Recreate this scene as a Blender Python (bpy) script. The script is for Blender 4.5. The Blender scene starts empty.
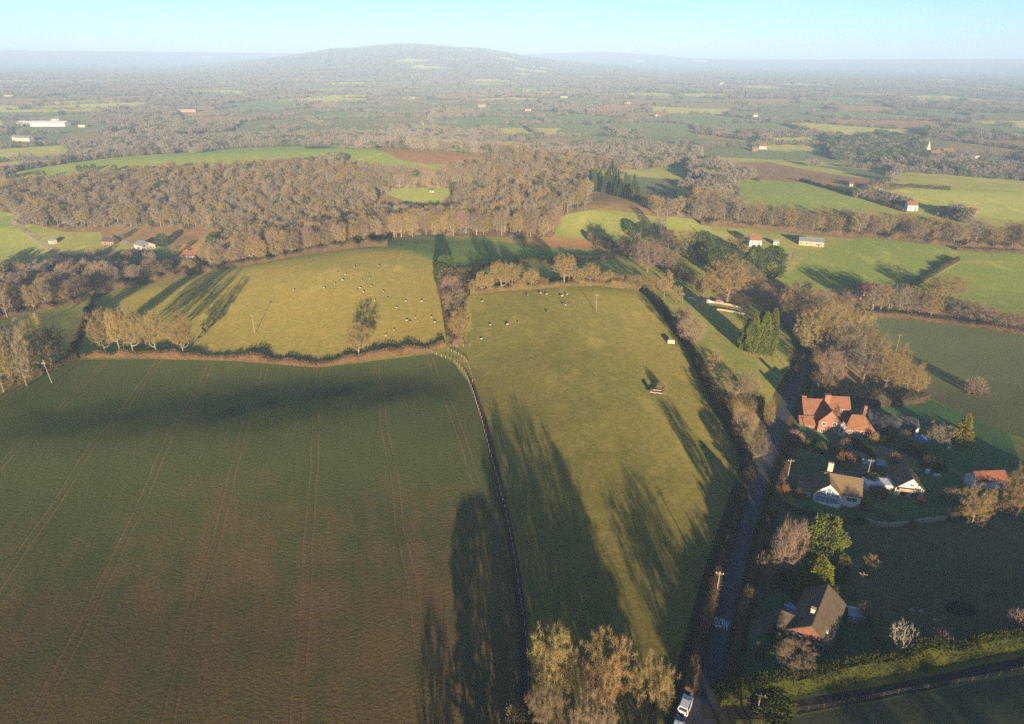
import bpy, bmesh, math, random
import numpy as np
from mathutils import Vector, Matrix, geometry
R = math.radians
scene = bpy.context.scene
COL = scene.collection
rnd = random.Random(7)

# ---------------------------------------------------------------- camera
F = 683.0; CX, CY = 512.0, 362.0
PITCH = math.atan(307.0 / F); ROLL = R(0.35)
CAM = np.array([0.0, 0.0, 100.0])
_f = np.array([0, math.cos(PITCH), -math.sin(PITCH)])
_u0 = np.array([0, math.sin(PITCH), math.cos(PITCH)])
_r0 = np.array([1.0, 0, 0])
_r = _r0 * math.cos(ROLL) + _u0 * math.sin(ROLL)
_u = _u0 * math.cos(ROLL) - _r0 * math.sin(ROLL)
cd = bpy.data.cameras.new('camera'); cam = bpy.data.objects.new('camera', cd); COL.objects.link(cam)
cd.sensor_width = 36; cd.lens = F / 1024 * 36; cd.clip_end = 90000; cd.clip_start = 1
cam.matrix_world = Matrix(((_r[0], _u[0], -_f[0], 0), (_r[1], _u[1], -_f[1], 0), (_r[2], _u[2], -_f[2], 100), (0, 0, 0, 1)))
scene.camera = cam

def ray(px, py):
    d = _f + _r * ((px - CX) / F) - _u * ((py - CY) / F)
    return d / np.linalg.norm(d)

def project(p):
    d = np.asarray(p, float) - CAM
    w = d @ _f
    return CX + F * (d @ _r) / w, CY - F * (d @ _u) / w, w

def on_plane(px, py, z):
    d = ray(px, py); t = (z - 100.0) / d[2]
    return CAM + d * t

# ---------------------------------------------------------------- terrain height
CTRL = [(0,724,1),(200,724,.5),(400,724,0),(560,724,0),(690,724,0),(0,600,-2),(250,600,-1.6),(480,600,-1),(0,500,-4),(250,500,-3.4),(480,500,-2.5),(0,445,-5.6),(60,438,-5.2),(200,428,-4.6),(300,421,-4.4),(400,402,-4.6),(455,420,-3.8),(0,412,-7.8),(60,410,-9.2),(200,394,-10.3),(300,386,-10.2),(420,371,-9.3),(452,385,-6.5),(0,365,-13),(150,358,-12.5),(320,363,-12),(430,355,-8.5),(600,600,-.2),(600,500,-.5),(580,420,-.8),(560,360,-1.2),(560,310,-1.0),(600,288,-1.5),(500,290,-4),(700,600,-1.5),(740,560,-3.5),(765,480,-7),(790,400,-13),(800,350,-17),(720,420,-5.5),(670,340,-4.5),(700,300,-16),(745,340,-15),(330,320,-8.5),(330,270,-5.5),(380,250,-7.5),(250,290,-10),(430,300,-6),(110,346,-14),(110,315,-25),(150,296,-26),(195,300,-17),(205,280,-19),(100,328,-21),(90,298,-36),(60,308,-38),(0,320,-37),(30,345,-20),(0,260,-46),(130,240,-43),(60,280,-46),(200,268,-33),(250,262,-22),(20,228,-40),(50,200,-36),(250,200,-32),(400,215,-30),(340,245,-14),(440,240,-16),(520,240,-19),(560,262,-13),(640,262,-18),(600,228,-22),(600,212,-14),(690,228,-22),(540,190,-28),(415,195,-26),(40,180,-30),(230,160,-18),(230,147,-12),(430,165,-18),(430,150,-12),(100,165,-22),(520,160,-20),(230,130,-45),(430,135,-45),(0,150,-44),(0,135,-45),(860,724,1),(1024,724,3),(780,680,-.5),(860,660,-.5),(1024,650,0),(840,620,-3.2),(1000,600,-3.5),(830,560,-7),(1010,540,-8.5),(830,500,-12),(920,500,-12.5),(1024,480,-15),(840,430,-18.5),(930,430,-19.5),(1024,410,-22),(870,380,-24),(950,380,-24.5),(1024,340,-28),(880,320,-29),(820,320,-25),(760,290,-24),(850,290,-30),(900,260,-27),(830,245,-26),(1000,290,-30),(1000,255,-27),(1024,235,-29),(900,225,-30),(760,220,-27),(850,195,-27),(950,205,-28),(800,180,-30),(1000,180,-36),(640,185,-30),(700,160,-40),(850,165,-38),(1000,150,-42),(550,150,-43),(700,140,-45),(900,135,-45),(-300,500,-7),(-300,300,-34),(-200,200,-38),(1300,500,-16),(1300,300,-30),(1250,200,-34)]  # dip across the ploughed field and steep corner meadow are shaped to fall into shade
WCTRL = [(0,-100,3),(-150,0,3),(150,0,3),(0,30,1),(-150,50,2),(150,50,3),(300,-100,5),(-300,-100,5),(250,60,4)]
_P = np.array([on_plane(a, b, c) for a, b, c in CTRL] + [np.array(w, float) for w in WCTRL])
_S = 100.0
def _ker(d2):
    return 0.5 * d2 * np.log(d2 + 1e-9)
def _tps_fit(P, lam=0.02):
    x = P[:, :2] / _S; n = len(x)
    d2 = ((x[:, None] - x[None]) ** 2).sum(-1)
    A = np.zeros((n + 3, n + 3)); A[:n, :n] = _ker(d2) + lam * np.eye(n)
    A[:n, n] = 1; A[:n, n + 1:] = x; A[n, :n] = 1; A[n + 1:, :n] = x.T
    b = np.zeros(n + 3); b[:n] = P[:, 2]
    return np.linalg.solve(A, b), x
_W, _X = _tps_fit(_P)

def sstep(a, b, x):
    t = np.clip((x - a) / (b - a), 0, 1); return t * t * (3 - 2 * t)

# far skyline: (pixel x, skyline pixel y) read off the photograph for a ridge 8.6 km away, and a further one
_SK = np.array([(-400,80),(0,72),(100,67),(180,63),(219,61),(260,58),(301,54),(330,50.5),(350,50),(375,48),(400,46.8),(425,47.2),(445,49),(480,50.5),(504,53),(524,56.5),(560,60),(620,64),(700,69),(800,74),(1400,84)])
_SK2 = np.array([(-400,51.5),(0,51),(250,53),(480,56),(540,54),(600,52.5),(640,54.5),(690,58),(740,59),(1024,58.5),(1400,59.5)])

def _noise2(X, Y, s, seed):
    rs = np.random.RandomState(seed); v = 0
    for k in range(7):
        a = rs.uniform(0, 2 * math.pi); q = rs.uniform(.6, 1.6) / s
        v = v + np.sin((X * math.cos(a) + Y * math.sin(a)) * q * 6.28 + rs.uniform(0, 6.28))
    return v / 7

def zf(X, Y):
    X = np.atleast_1d(np.asarray(X, float)); Y = np.atleast_1d(np.asarray(Y, float))
    sh = X.shape; X = X.ravel(); Y = Y.ravel()
    r = np.hypot(X, Y)
    out = np.empty_like(X)
    for i in range(0, len(X), 20000):
        s = slice(i, i + 20000)
        x, y = X[s], Y[s]
        q = np.stack([x, y], 1) / _S
        d2 = ((q[:, None] - _X[None]) ** 2).sum(-1)
        near = _ker(d2) @ _W[:len(_X)] + _W[len(_X)] + q @ _W[len(_X) + 1:]
        near = np.clip(near, -60, 12)
        rr = r[s]
        near = near + 0.35 * _noise2(x, y, 45, 3) * sstep(60, 160, rr) + 0.12 * _noise2(x, y, 14, 9)
        far = -45 + 6 * _noise2(x, y, 1500, 4) * sstep(1000, 2500, rr)
        pxs = CX + F * np.divide(x, np.maximum(y, 1.0)) / math.cos(PITCH)
        yc = 57.8 - 3.1 + 6.2 * (pxs) / 1024 - 2.6
        R1, R2 = 8600.0, 13500.0
        z1 = 100 + (yc - np.interp(pxs, _SK[:, 0], _SK[:, 1])) / F * R1 * 1.08
        z2 = 100 + (yc - np.interp(pxs, _SK2[:, 0], _SK2[:, 1])) / F * R2 * 1.08
        z1 = z1 + 7 * _noise2(x, y, 900, 11) + 6 * _noise2(x, y, 330, 12)
        b1 = np.where(rr < R1, sstep(3600, R1, rr), 1 - sstep(R1, R1 + 5000, rr))
        b2 = np.where(rr < R2, sstep(10500, R2, rr), 1 - sstep(R2, R2 + 4000, rr))
        far = far + np.maximum(z1 + 45, 0) * b1 ** 1.1
        far = np.maximum(far, -45 + np.maximum(z2 + 45, 0) * b2)
        w = sstep(850, 1350, rr)
        out[s] = near * (1 - w) + far * w
    return out.reshape(sh)

def z1(x, y):
    return float(zf([x], [y])[0])

_T = np.geomspace(50, 40000, 600)
def unproj(px, py):
    d = ray(px, py)
    Q = CAM[None] + d[None] * _T[:, None]
    h = Q[:, 2] - zf(Q[:, 0], Q[:, 1])
    i = int(np.argmax(h < 0))
    if i == 0:
        t = _T[-1]
    else:
        a, b = _T[i - 1], _T[i]
        for _ in range(14):
            m = .5 * (a + b); q = CAM + d * m
            if q[2] - z1(q[0], q[1]) < 0: b = m
            else: a = m
        t = .5 * (a + b)
    q = CAM + d * t
    return q

_cache = {}
def G(px, py):
    k = (px, py)
    if k not in _cache:
        q = unproj(px, py); _cache[k] = (float(q[0]), float(q[1]))
    return _cache[k]

def height_at(px, py, top):
    """base point under pixel (px,py) and the height whose top shows at pixel row `top`"""
    x, y = G(px, py); z = z1(x, y)
    lo, hi = .1, 80
    for _ in range(40):
        m = .5 * (lo + hi)
        if project((x, y, z + m))[1] > top: lo = m
        else: hi = m
    return x, y, z, .5 * (lo + hi)

def px_size(px, py):
    x, y = G(px, py)
    return project((x, y, z1(x, y)))[2] / F
# ---------------------------------------------------------------- materials
class NT:
    def __init__(s, name):
        s.m = bpy.data.materials.new(name); s.m.use_nodes = True
        s.t = s.m.node_tree; s.t.nodes.clear()
        s.out = s.n('ShaderNodeOutputMaterial')
        s.geo = s.n('ShaderNodeNewGeometry')
        s.pos = s.geo.outputs['Position']
    def n(s, ty, **kw):
        x = s.t.nodes.new(ty)
        for k, v in kw.items(): setattr(x, k, v)
        return x
    def l(s, a, b): s.t.links.new(a, b)
    def val(s, sock, v):
        if hasattr(v, 'node'): s.l(v, sock)
        elif v is not None: sock.default_value = v
    def math(s, op, a, b=None, c=None):
        x = s.n('ShaderNodeMath', operation=op)
        for i, v in enumerate((a, b, c)):
            if v is not None: s.val(x.inputs[i], v)
        return x.outputs[0]
    def noise(s, scale, detail=3, rough=.55, vec=None, stretch=None):
        x = s.n('ShaderNodeTexNoise'); x.inputs['Scale'].default_value = scale
        x.inputs['Detail'].default_value = detail; x.inputs['Roughness'].default_value = rough
        v = vec or s.pos
        if stretch:
            mp = s.n('ShaderNodeMapping'); s.l(v, mp.inputs[0])
            mp.inputs['Rotation'].default_value = (0, 0, stretch[0]); mp.inputs['Scale'].default_value = (stretch[1], stretch[2], 1)
            v = mp.outputs[0]
        s.l(v, x.inputs['Vector']); return x.outputs['Fac']
    def ramp(s, fac, stops):
        x = s.n('ShaderNodeValToRGB'); e = x.color_ramp.elements
        e[0].position, e[0].color = stops[0][0], (*stops[0][1], 1)
        e[1].position, e[1].color = stops[-1][0], (*stops[-1][1], 1)
        for p, c in stops[1:-1]:
            q = e.new(p); q.color = (*c, 1)
        s.l(fac, x.inputs[0]); return x.outputs[0]
    def mix(s, fac, a, b, bt='MIX'):
        x = s.n('ShaderNodeMix', data_type='RGBA', blend_type=bt)
        s.val(x.inputs[0], fac)
        for i, v in ((6, a), (7, b)):
            if isinstance(v, tuple): v = (*v[:3], 1)
            s.val(x.inputs[i], v)
        return x.outputs[2]
    def smooth(s, v, a, b):
        x = s.n('ShaderNodeMapRange', interpolation_type='SMOOTHSTEP')
        s.l(v, x.inputs[0]); x.inputs[1].default_value = a; x.inputs[2].default_value = b
        return x.outputs[0]
    def bump(s, h, dist, strength=1):
        x = s.n('ShaderNodeBump'); x.inputs['Strength'].default_value = strength
        x.inputs['Distance'].default_value = dist; s.l(h, x.inputs['Height']); return x.outputs[0]
    def sward(s, base, col, k):
        """upright blades catch a low sun far more than a flat sheet does: a fuzz lobe over the diffuse ground"""
        sh = s.n('ShaderNodeBsdfSheen'); sh.inputs['Roughness'].default_value = .75
        s.l(s.mix(1.0, col, (k * 1.02, k * 1.0, k * .72), 'MULTIPLY'), sh.inputs['Color'])
        ad = s.n('ShaderNodeAddShader'); s.l(base, ad.inputs[0]); s.l(sh.outputs[0], ad.inputs[1]); return ad.outputs[0]
    def diffuse(s, col, normal=None, rough=1.0):
        x = s.n('ShaderNodeBsdfDiffuse'); x.inputs['Roughness'].default_value = rough
        if isinstance(col, tuple): col = (*col[:3], 1)
        s.val(x.inputs[0], col)
        if normal is not None: s.l(normal, x.inputs['Normal'])
        return x.outputs[0]
    def principled(s, col, rough=.7, metal=0, normal=None, spec=.3):
        x = s.n('ShaderNodeBsdfPrincipled')
        if isinstance(col, tuple): col = (*col[:3], 1)
        s.val(x.inputs['Base Color'], col); s.val(x.inputs['Roughness'], rough); x.inputs['Metallic'].default_value = metal
        x.inputs['Specular IOR Level'].default_value = spec
        if normal is not None: s.l(normal, x.inputs['Normal'])
        return x.outputs[0]
    def done(s, sh):
        s.l(sh, s.out.inputs[0]); return s.m

M = {}
def ground_mat(name, c1, c2, c3=None, big=1/38., mid=1/6., fine=1.6, bump=.45, bscale=1.1, streak=None, low=.35, high=.65, blade=2.6, dk=.66):
    n = NT(name)
    a = n.noise(big, 3); b = n.noise(mid, 4); c = n.noise(fine, 3, .65)
    col = n.mix(n.smooth(a, low, high), c1, c2)
    if c3: col = n.mix(n.math('MULTIPLY', n.smooth(b, .45, .72), .75), col, c3)
    tuft = n.noise(.55, 4, .7)
    col = n.mix(1.0, col, n.ramp(n.math('MULTIPLY_ADD', c, .5, n.math('MULTIPLY', tuft, .5)), [(.36, (.55,) * 3), (.62, (1.0,) * 3)]), 'MULTIPLY')
    worn = n.noise(1 / 17., 5, .62, None, (.35, 1.0, .45))
    col = n.mix(n.math('MULTIPLY', n.smooth(worn, .56, .72), .4), col, tuple(v * 1.35 for v in (c3 or c1)))
    if streak:
        st = n.noise(.35, 3, .6, None, streak)
        col = n.mix(n.math('MULTIPLY', n.smooth(st, .42, .62), .45), col, tuple(v * .68 for v in c1))
    h = n.math('ADD', n.noise(bscale * 2.6, 3, .75), n.math('MULTIPLY', n.noise(bscale * .55, 2), .7))
    M[name] = n.done(n.sward(n.diffuse(n.mix(1.0, col, (dk, dk, dk), 'MULTIPLY'), n.bump(h, bump)), col, blade))
    return M[name]

def crop_mat(name, ang, off, green, soil, red, period=21.0, gx=None):
    """drilled winter crop: pairs of wheel tracks every `period` metres, fine drill rows, thin patches showing red soil"""
    n = NT(name)
    sp = n.n('ShaderNodeSeparateXYZ'); n.l(n.pos, sp.inputs[0])
    ca, sa = math.cos(ang), math.sin(ang)
    wob = n.math('MULTIPLY', n.math('SUBTRACT', n.noise(.03, 1), .5), 3.0)
    u = n.math('ADD', n.math('ADD', n.math('MULTIPLY', sp.outputs[0], ca), n.math('MULTIPLY', sp.outputs[1], -sa)), wob)
    v = n.math('ADD', n.math('MULTIPLY', sp.outputs[0], sa), n.math('MULTIPLY', sp.outputs[1], ca))
    k = n.math('FRACT', n.math('DIVIDE', n.math('ADD', u, off + period * 40), period))
    d = n.math('MULTIPLY', n.math('ABSOLUTE', n.math('SUBTRACT', k, .5)), period)       # metres from the middle of a pass
    tr = n.math('ABSOLUTE', n.math('SUBTRACT', d, .95))
    track = n.math('SUBTRACT', 1.0, n.smooth(tr, .1, .38))
    cv = n.n('ShaderNodeCombineXYZ'); n.l(n.math('MULTIPLY', u, 1.0), cv.inputs[0]); n.l(n.math('MULTIPLY', v, .06), cv.inputs[1])
    passes = n.noise(.22, 3, .65, cv.outputs[0])
    fine = n.noise(1.1, 2, .6, cv.outputs[0])
    big = n.noise(1/55., 3); mid = n.noise(1/7., 4, .6); grain = n.noise(1.7, 3, .7)
    g = n.smooth(v, *(gx or (95, 190)))
    thin = n.math('ADD', n.math('MULTIPLY', n.math('SUBTRACT', big, .5), .75), n.math('MULTIPLY', n.math('SUBTRACT', mid, .5), .85))
    thin = n.math('ADD', thin, n.math('MULTIPLY', n.math('SUBTRACT', passes, .5), .75))
    thin = n.math('ADD', thin, n.math('MULTIPLY', n.math('SUBTRACT', fine, .5), .35))
    thin = n.math('ADD', thin, n.math('SUBTRACT', .62, n.math('MULTIPLY', g, .62)))
    col = n.mix(n.smooth(thin, .05, .8), green, soil)
    col = n.mix(n.math('MULTIPLY', n.smooth(big, .5, .8), .3), col, red)
    col = n.mix(n.math('MULTIPLY', track, n.math('MULTIPLY', n.smooth(n.noise(.08, 2), .25, .7), .62)), col, tuple(q * 1.25 for q in red))
    col = n.mix(1.0, col, n.ramp(grain, [(.25, (.62,) * 3), (.75, (1.0,) * 3)]), 'MULTIPLY')
    h = n.math('ADD', n.noise(1.3, 3, .7), n.math('MULTIPLY', fine, .7))
    h = n.math('SUBTRACT', h, n.math('MULTIPLY', track, .4))
    M[name] = n.done(n.sward(n.diffuse(n.mix(1.0, col, (.8, .8, .8), 'MULTIPLY'), n.bump(h, .3)), col, 1.15))

ground_mat('pasture', (.15,.132,.042), (.118,.116,.038), (.18,.147,.058), bump=.9)
ground_mat('pasture_sheep', (.18,.148,.046), (.155,.14,.044), (.2,.158,.06), bump=.9)
ground_mat('grass_green', (.085,.12,.034), (.1,.122,.036), (.12,.128,.046), bump=.8)
ground_mat('grass_bright', (.15,.165,.05), (.125,.148,.044), (.17,.16,.058), bump=.8)
ground_mat('grass_olive', (.14,.14,.045), (.105,.12,.04), (.17,.15,.06), bump=.8)
ground_mat('grass_pale', (.1,.125,.08), (.115,.13,.08), (.13,.132,.08), blade=.9, bump=.8)
ground_mat('paddock', blade=.8, dk=.9, c1=(.085,.105,.06), c2=(.105,.115,.062), c3=(.135,.125,.075), big=1/14., mid=1/3., bump=.4, bscale=1.6)
ground_mat('lawn', blade=.8, dk=1.0, c1=(.055,.125,.05), c2=(.068,.125,.052), c3=(.085,.125,.055), big=1/12., mid=1/3., bump=.2, bscale=2)
ground_mat('verge', (.075,.075,.035), (.06,.055,.03), (.13,.09,.05), blade=1.2,  big=1/9., mid=1/2.2, bump=.5, bscale=1.8)
ground_mat('wood_floor', (.10,.07,.042), (.13,.088,.05), (.08,.06,.035), big=1/16., mid=1/4., bump=.8)
ground_mat('bracken', (.22,.12,.055), (.18,.11,.055), (.15,.11,.05), big=1/14., mid=1/4., bump=.6)
ground_mat('red_soil', (.21,.11,.065), (.18,.105,.065), (.17,.115,.065), blade=.7, bump=.35)
ground_mat('brown_soil', (.2,.13,.085), (.17,.115,.075), (.19,.145,.09), blade=.7, bump=.35)
ground_mat('ochre', (.17,.14,.085), (.15,.125,.08), (.18,.15,.095), blade=.6, bump=.4)
ground_mat('track', blade=.3, c1=(.28,.24,.19), c2=(.22,.19,.15), c3=(.17,.16,.09), big=1/8., mid=1/2., bump=.1)
ground_mat('dark_track', (.07,.068,.066), (.05,.05,.05), (.085,.075,.05), big=1/7., mid=1/1.5, bump=.1, blade=.3)
ground_mat('yard', (.13,.115,.1), (.10,.09,.08), (.15,.13,.1), big=1/8., mid=1/2., bump=.1)
ground_mat('mud', (.12,.07,.045), (.10,.065,.045), (.15,.085,.05), blade=.5, big=1/5., mid=1/1.5, bump=.15)
ground_mat('wheel_soil', (.15,.105,.06), (.13,.09,.05), (.16,.1,.06), blade=1.0, bump=.1)
ground_mat('pond', (.018,.022,.02), (.022,.024,.02), (.03,.028,.02), bump=.2)
ground_mat('far_green', (.085,.115,.068), (.105,.125,.07), None, blade=1.0, bump=.4)
ground_mat('far_wood', (.1,.078,.06), (.08,.066,.055), (.12,.09,.065), blade=.5, big=1/60., mid=1/14., bump=1.5, bscale=.15)
_ca = R(-13.9)
crop_mat('winter_crop', _ca, 4.2, (.068,.085,.031), (.135,.096,.044), (.165,.093,.053))
crop_mat('right_crop', R(-38), 2.0, (.09,.11,.055), (.155,.135,.085), (.15,.12,.08), gx=(-900,-600))

n = NT('asphalt')
c = n.mix(n.smooth(n.noise(.35, 4), .35, .7), (.036,.041,.05), (.05,.055,.064))  # bluish cast of sky reflection is put into the tarmac colour
sp = n.noise(4, 3)
M['asphalt'] = n.done(n.principled(c, .8, normal=n.bump(sp, .02), spec=.25))
n = NT('road_paint'); M['road_paint'] = n.done(n.diffuse(n.mix(n.smooth(n.noise(3, 3), .35, .6), (.3,.3,.31), (.62,.62,.62))))

# ---------------------------------------------------------------- ground partition
def PX(*p): return [G(a, b) for a, b in p]
FIELDS = []          # (object name, material, label, polygon in world x/y); later entries win
def field(name, mat, label, pts): FIELDS.append((name, mat, label, pts))

def ribbon(px, width, world=False):
    pts = [Vector(p if world else G(*p)) for p in px]
    pts = smooth_path(pts)
    L, Rr = [], []
    for i, p in enumerate(pts):
        a = pts[max(0, i - 1)]; b = pts[min(len(pts) - 1, i + 1)]
        d = (b - a).normalized(); nn = Vector((-d.y, d.x))
        w = width(i / (len(pts) - 1)) if callable(width) else width
        L.append(tuple(p + nn * w / 2)); Rr.append(tuple(p - nn * w / 2))
    return L + Rr[::-1]

def smooth_path(pts, n=4):
    out = []
    for i in range(len(pts) - 1):
        p0 = pts[max(0, i - 1)]; p1 = pts[i]; p2 = pts[i + 1]; p3 = pts[min(len(pts) - 1, i + 2)]
        for k in range(n):
            t = k / n
            out.append(.5 * ((2 * p1) + (p2 - p0) * t + (2 * p0 - 5 * p1 + 4 * p2 - p3) * t * t + (3 * p1 - p0 - 3 * p2 + p3) * t ** 3))
    out.append(pts[-1]); return out

# woods and rough ground first, fields over them
field('woodland_floor', 'wood_floor', 'brown leaf litter under the big bare wood across the valley', PX((-150,215),(-40,196),(60,186),(170,176),(300,171),(400,176),(500,155),(620,170),(680,196),(760,214),(880,222),(1100,238),(1100,252),(940,246),(820,236),(700,222),(640,214),(600,209),(560,216),(550,240),(430,236),(385,238),(330,250),(260,262),(200,272),(120,282),(80,300),(0,320),(-150,330),(-150,262),(0,268),(62,256),(150,246),(30,224),(0,208)))
field('woodland_floor', 'wood_floor', 'leaf litter below the belt of bare trees along the lane', PX((700,300),(760,275),(800,290),(850,285),(930,300),(1100,325),(1100,338),(1020,330),(900,312),(862,312),(880,345),(925,380),(930,400),(840,402),(815,392),(806,340),(790,318),(745,316)))
field('bracken_bank', 'bracken', 'rust brown bracken bank below the front edge of the wood', PX((500,240),(560,236),(650,242),(650,252),(560,248),(500,246)))
field('ploughed_field', 'winter_crop', 'large dark field of thin winter crop with red wheel tracks', PX((-260,800),(-320,470),(0,394),(75,360),(150,359),(250,362),(320,367),(380,360),(432,353),(452,360),(468,382),(490,452),(510,532),(526,640),(512,800)))
field('middle_pasture', 'pasture', 'olive grass pasture between the long fence and the lane', PX((470,386),(457,360),(448,345),(455,318),(470,295),(540,289),(600,286),(640,290),(665,313),(690,352),(715,405),(744,460),(746,490),(712,594),(684,690),(668,800),(514,800),(528,640),(513,532),(493,452)))
field('sheep_pasture', 'pasture_sheep', 'sunny domed pasture dotted with sheep', PX((92,299),(180,276),(260,263),(330,251),(380,248),(410,252),(435,262),(440,300),(446,338),(442,347),(380,356),(330,363),(250,357),(150,355),(78,355)))
field('corner_meadow', 'grass_olive', 'shaded olive meadow beyond the small dark hedge', PX((-150,330),(0,320),(90,299),(74,355),(0,385),(-150,420)))
field('valley_meadow', 'grass_green', 'green meadow behind the sheep pasture', PX((385,244),(430,238),(500,241),(560,249),(650,253),(658,262),(560,262),(500,264),(470,272),(446,268),(436,260),(410,250)))
field('tree_strip', 'verge', 'rough grass strip under the row of small bare trees', PX((440,268),(470,272),(560,277),(640,283),(640,290),(600,286),(540,289),(470,295),(452,320),(446,338),(440,300)))
field('lower_meadow', 'grass_olive', 'long olive meadow behind the row of bare trees', PX((500,264),(560,262),(640,256),(662,276),(690,296),(640,284),(560,276),(490,272)))
field('hill_meadow', 'grass_bright', 'bright green meadow on the knoll in front of the wood', PX((553,236),(566,214),(590,210),(620,216),(645,222),(652,240),(600,241)))
field('hill_meadow', 'grass_bright', 'bright green meadow right of the knoll by a lone tree', PX((662,243),(668,216),(700,220),(722,236),(705,246)))
field('wood_clearing', 'grass_bright', 'small pale green clearing inside the brown wood', PX((374,189),(456,188),(440,204),(404,201)))
field('ridge_field', 'grass_green', 'long green field lying along the ridge above the wood', PX((14,172),(100,160),(250,148),(341,146),(346,158),(300,166),(170,172),(60,180),(16,184)))
field('ridge_field', 'grass_green', 'green end of the ridge field beside the red soil', PX((345,147),(400,150),(500,157),(484,166),(440,178),(380,177),(345,168)))
field('bare_soil', 'red_soil', 'red brown soil on the upper half of the ridge field', PX((372,149),(430,151),(505,157),(484,166),(430,164),(400,160)))
field('valley_field', 'grass_bright', 'yellow green field left of the farm track', PX((-150,235),(0,229),(20,229),(62,256),(0,269),(-150,275)))
field('valley_field', 'grass_green', 'small green corner field at the edge of the wood', PX((-150,210),(0,208),(20,224),(0,228),(-150,234)))
field('valley_field', 'grass_olive', 'brown green field between farm track and farm house', PX((36,231),(100,232),(108,247),(90,254),(62,254)))
field('farm_garden', 'grass_green', 'green garden below the grey roofed barn', PX((150,246),(184,244),(196,256),(180,262),(152,258)))
field('farm_garden', 'bracken', 'brown rough garden round the white farm house', PX((178,244),(206,244),(212,266),(184,268)))
field('farm_track', 'track', 'pale farm track running down to the valley trees', ribbon([(12,222),(36,238),(63,256),(75,262)], 4.5))
field('farm_track', 'track', 'short concrete farm track between house and barn', ribbon([(118,239),(132,246),(140,252)], 4))
field('hillside_field', 'grass_green', 'green sloping field above the red roofed cottage', PX((776,283),(800,262),(826,246),(860,238),(920,240),(946,247),(952,259),(905,286),(870,288),(820,290)))
field('hillside_field', 'grass_green', 'green field right of the short sunken hedge', PX((908,292),(962,262),(1100,268),(1100,322),(1024,316),(960,306)))
field('hillside_field', 'grass_green', 'long green field below the belt of trees', PX((956,250),(1100,254),(1100,266),(962,260)))
field('right_field', 'right_crop', 'dull green drilled field beyond the cottages', PX((860,314),(900,316),(1020,333),(1120,345),(1200,470),(1030,440),(985,427),(930,398),(900,355)))
field('upper_field', 'grass_green', 'green field below the long brown strip', PX((724,180),(800,182),(850,196),(906,214),(800,208),(740,200)))
field('upper_field', 'grass_bright', 'light green field behind the brick house', PX((860,192),(940,190),(1100,194),(1100,224),(1000,219),(930,212)))
field('upper_field', 'brown_soil', 'long brown ploughed strip beyond the tree belt', PX((700,162),(770,162),(830,174),(915,186),(890,190),(760,180)))
field('upper_field', 'grass_pale', 'pale frosty field behind the ploughed strip', PX((808,164),(890,172),(900,181),(852,173)))
field('upper_field', 'grass_pale', 'pale field beside the dark fir plantation', PX((632,176),(680,180),(676,196),(640,194)))
field('upper_field', 'grass_green', 'small green field behind the fir plantation', PX((590,168),(632,176),(636,182),(600,178)))
field('orchard_grass', 'grass_olive', 'grass around the tall cypress clump beside the lane', PX((668,312),(690,305),(712,300),(745,318),(790,320),(802,345),(798,372),(776,392),(760,420),(745,440),(718,402),(692,350)))
field('paddock_strip', 'grass_olive', 'narrow grass strip with fence behind the cypress clump', PX((700,298),(745,306),(790,318),(760,316),(716,306)))
field('rough_paddock', 'paddock', 'rough shaded paddock below the white cottages', PX((775,500),(800,512),(880,527),(945,520),(1100,505),(1200,560),(1200,650),(1024,632),(930,652),(800,682),(732,690),(742,640),(760,560)))
field('garden', 'lawn', 'dark green garden lawn round the two white cottages', PX((782,478),(800,455),(860,455),(870,470),(950,470),(985,490),(950,518),(880,524),(800,508)))
field('garden', 'lawn', 'shaded garden ground round the red brick house', PX((792,410),(815,396),(930,400),(1010,435),(1024,470),(980,478),(930,462),(860,452),(800,452),(788,440)))
field('garden', 'lawn', 'dark lawn beside the brown roofed house', PX((748,600),(790,590),(850,600),(872,640),(870,662),(790,678),(735,684)))
field('yard', 'yard', 'dark gravel yard in front of the red brick house', PX((805,441),(880,446),(920,456),(905,462),(860,456),(805,452)))
field('driveway', 'yard', 'worn gravel drive from the lane to the brown roofed house', ribbon([(742,634),(758,628),(774,618),(790,612)], 3.2))
field('driveway', 'yard', 'gravel drive from the lane to the white house with the glazed gable', ribbon([(788,474),(800,478),(814,476),(850,474),(885,478)], 3))
field('driveway', 'track', 'pale trodden path across the lawn of the brown roofed house', ribbon([(780,640),(786,656),(802,664),(822,668)], 1.0))
field('pond', 'pond', 'small dark oval pond in the rough paddock', PX(*[(961 + 17 * math.cos(a), 609 + 8 * math.sin(a) + 2 * math.cos(a)) for a in [k * .5236 for k in range(12)]]))
field('roadside_field', 'paddock', 'grey green field corner below the clipped hedge', PX((770,800),(775,728),(800,716),(900,697),(1024,675),(1200,645),(1300,800)))
LANE = [(688,790),(701,716),(720,622),(735,560),(754,492),(768,450),(781,418),(797,384),(806,362),(803,342),(790,322),(770,306)]
field('verge', 'verge', 'rough brown verge along both sides of the lane', ribbon(LANE, 11))
field('lane_road', 'asphalt', 'narrow grey tarmac lane running up the valley side', ribbon(LANE, lambda t: 4.7 if t < .7 else 4.2))
field('side_lane', 'dark_track', 'narrow stony side lane below the clipped hedge', ribbon([(702,712),(760,712),(830,701),(920,685),(1024,663),(1150,635)], 2.7))
field('field_margin', 'mud', 'strip of bare red earth beside the long fence', ribbon([(470,378),(489,440),(507,520),(520,600),(525,680),(520,800)], 1.8))
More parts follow.
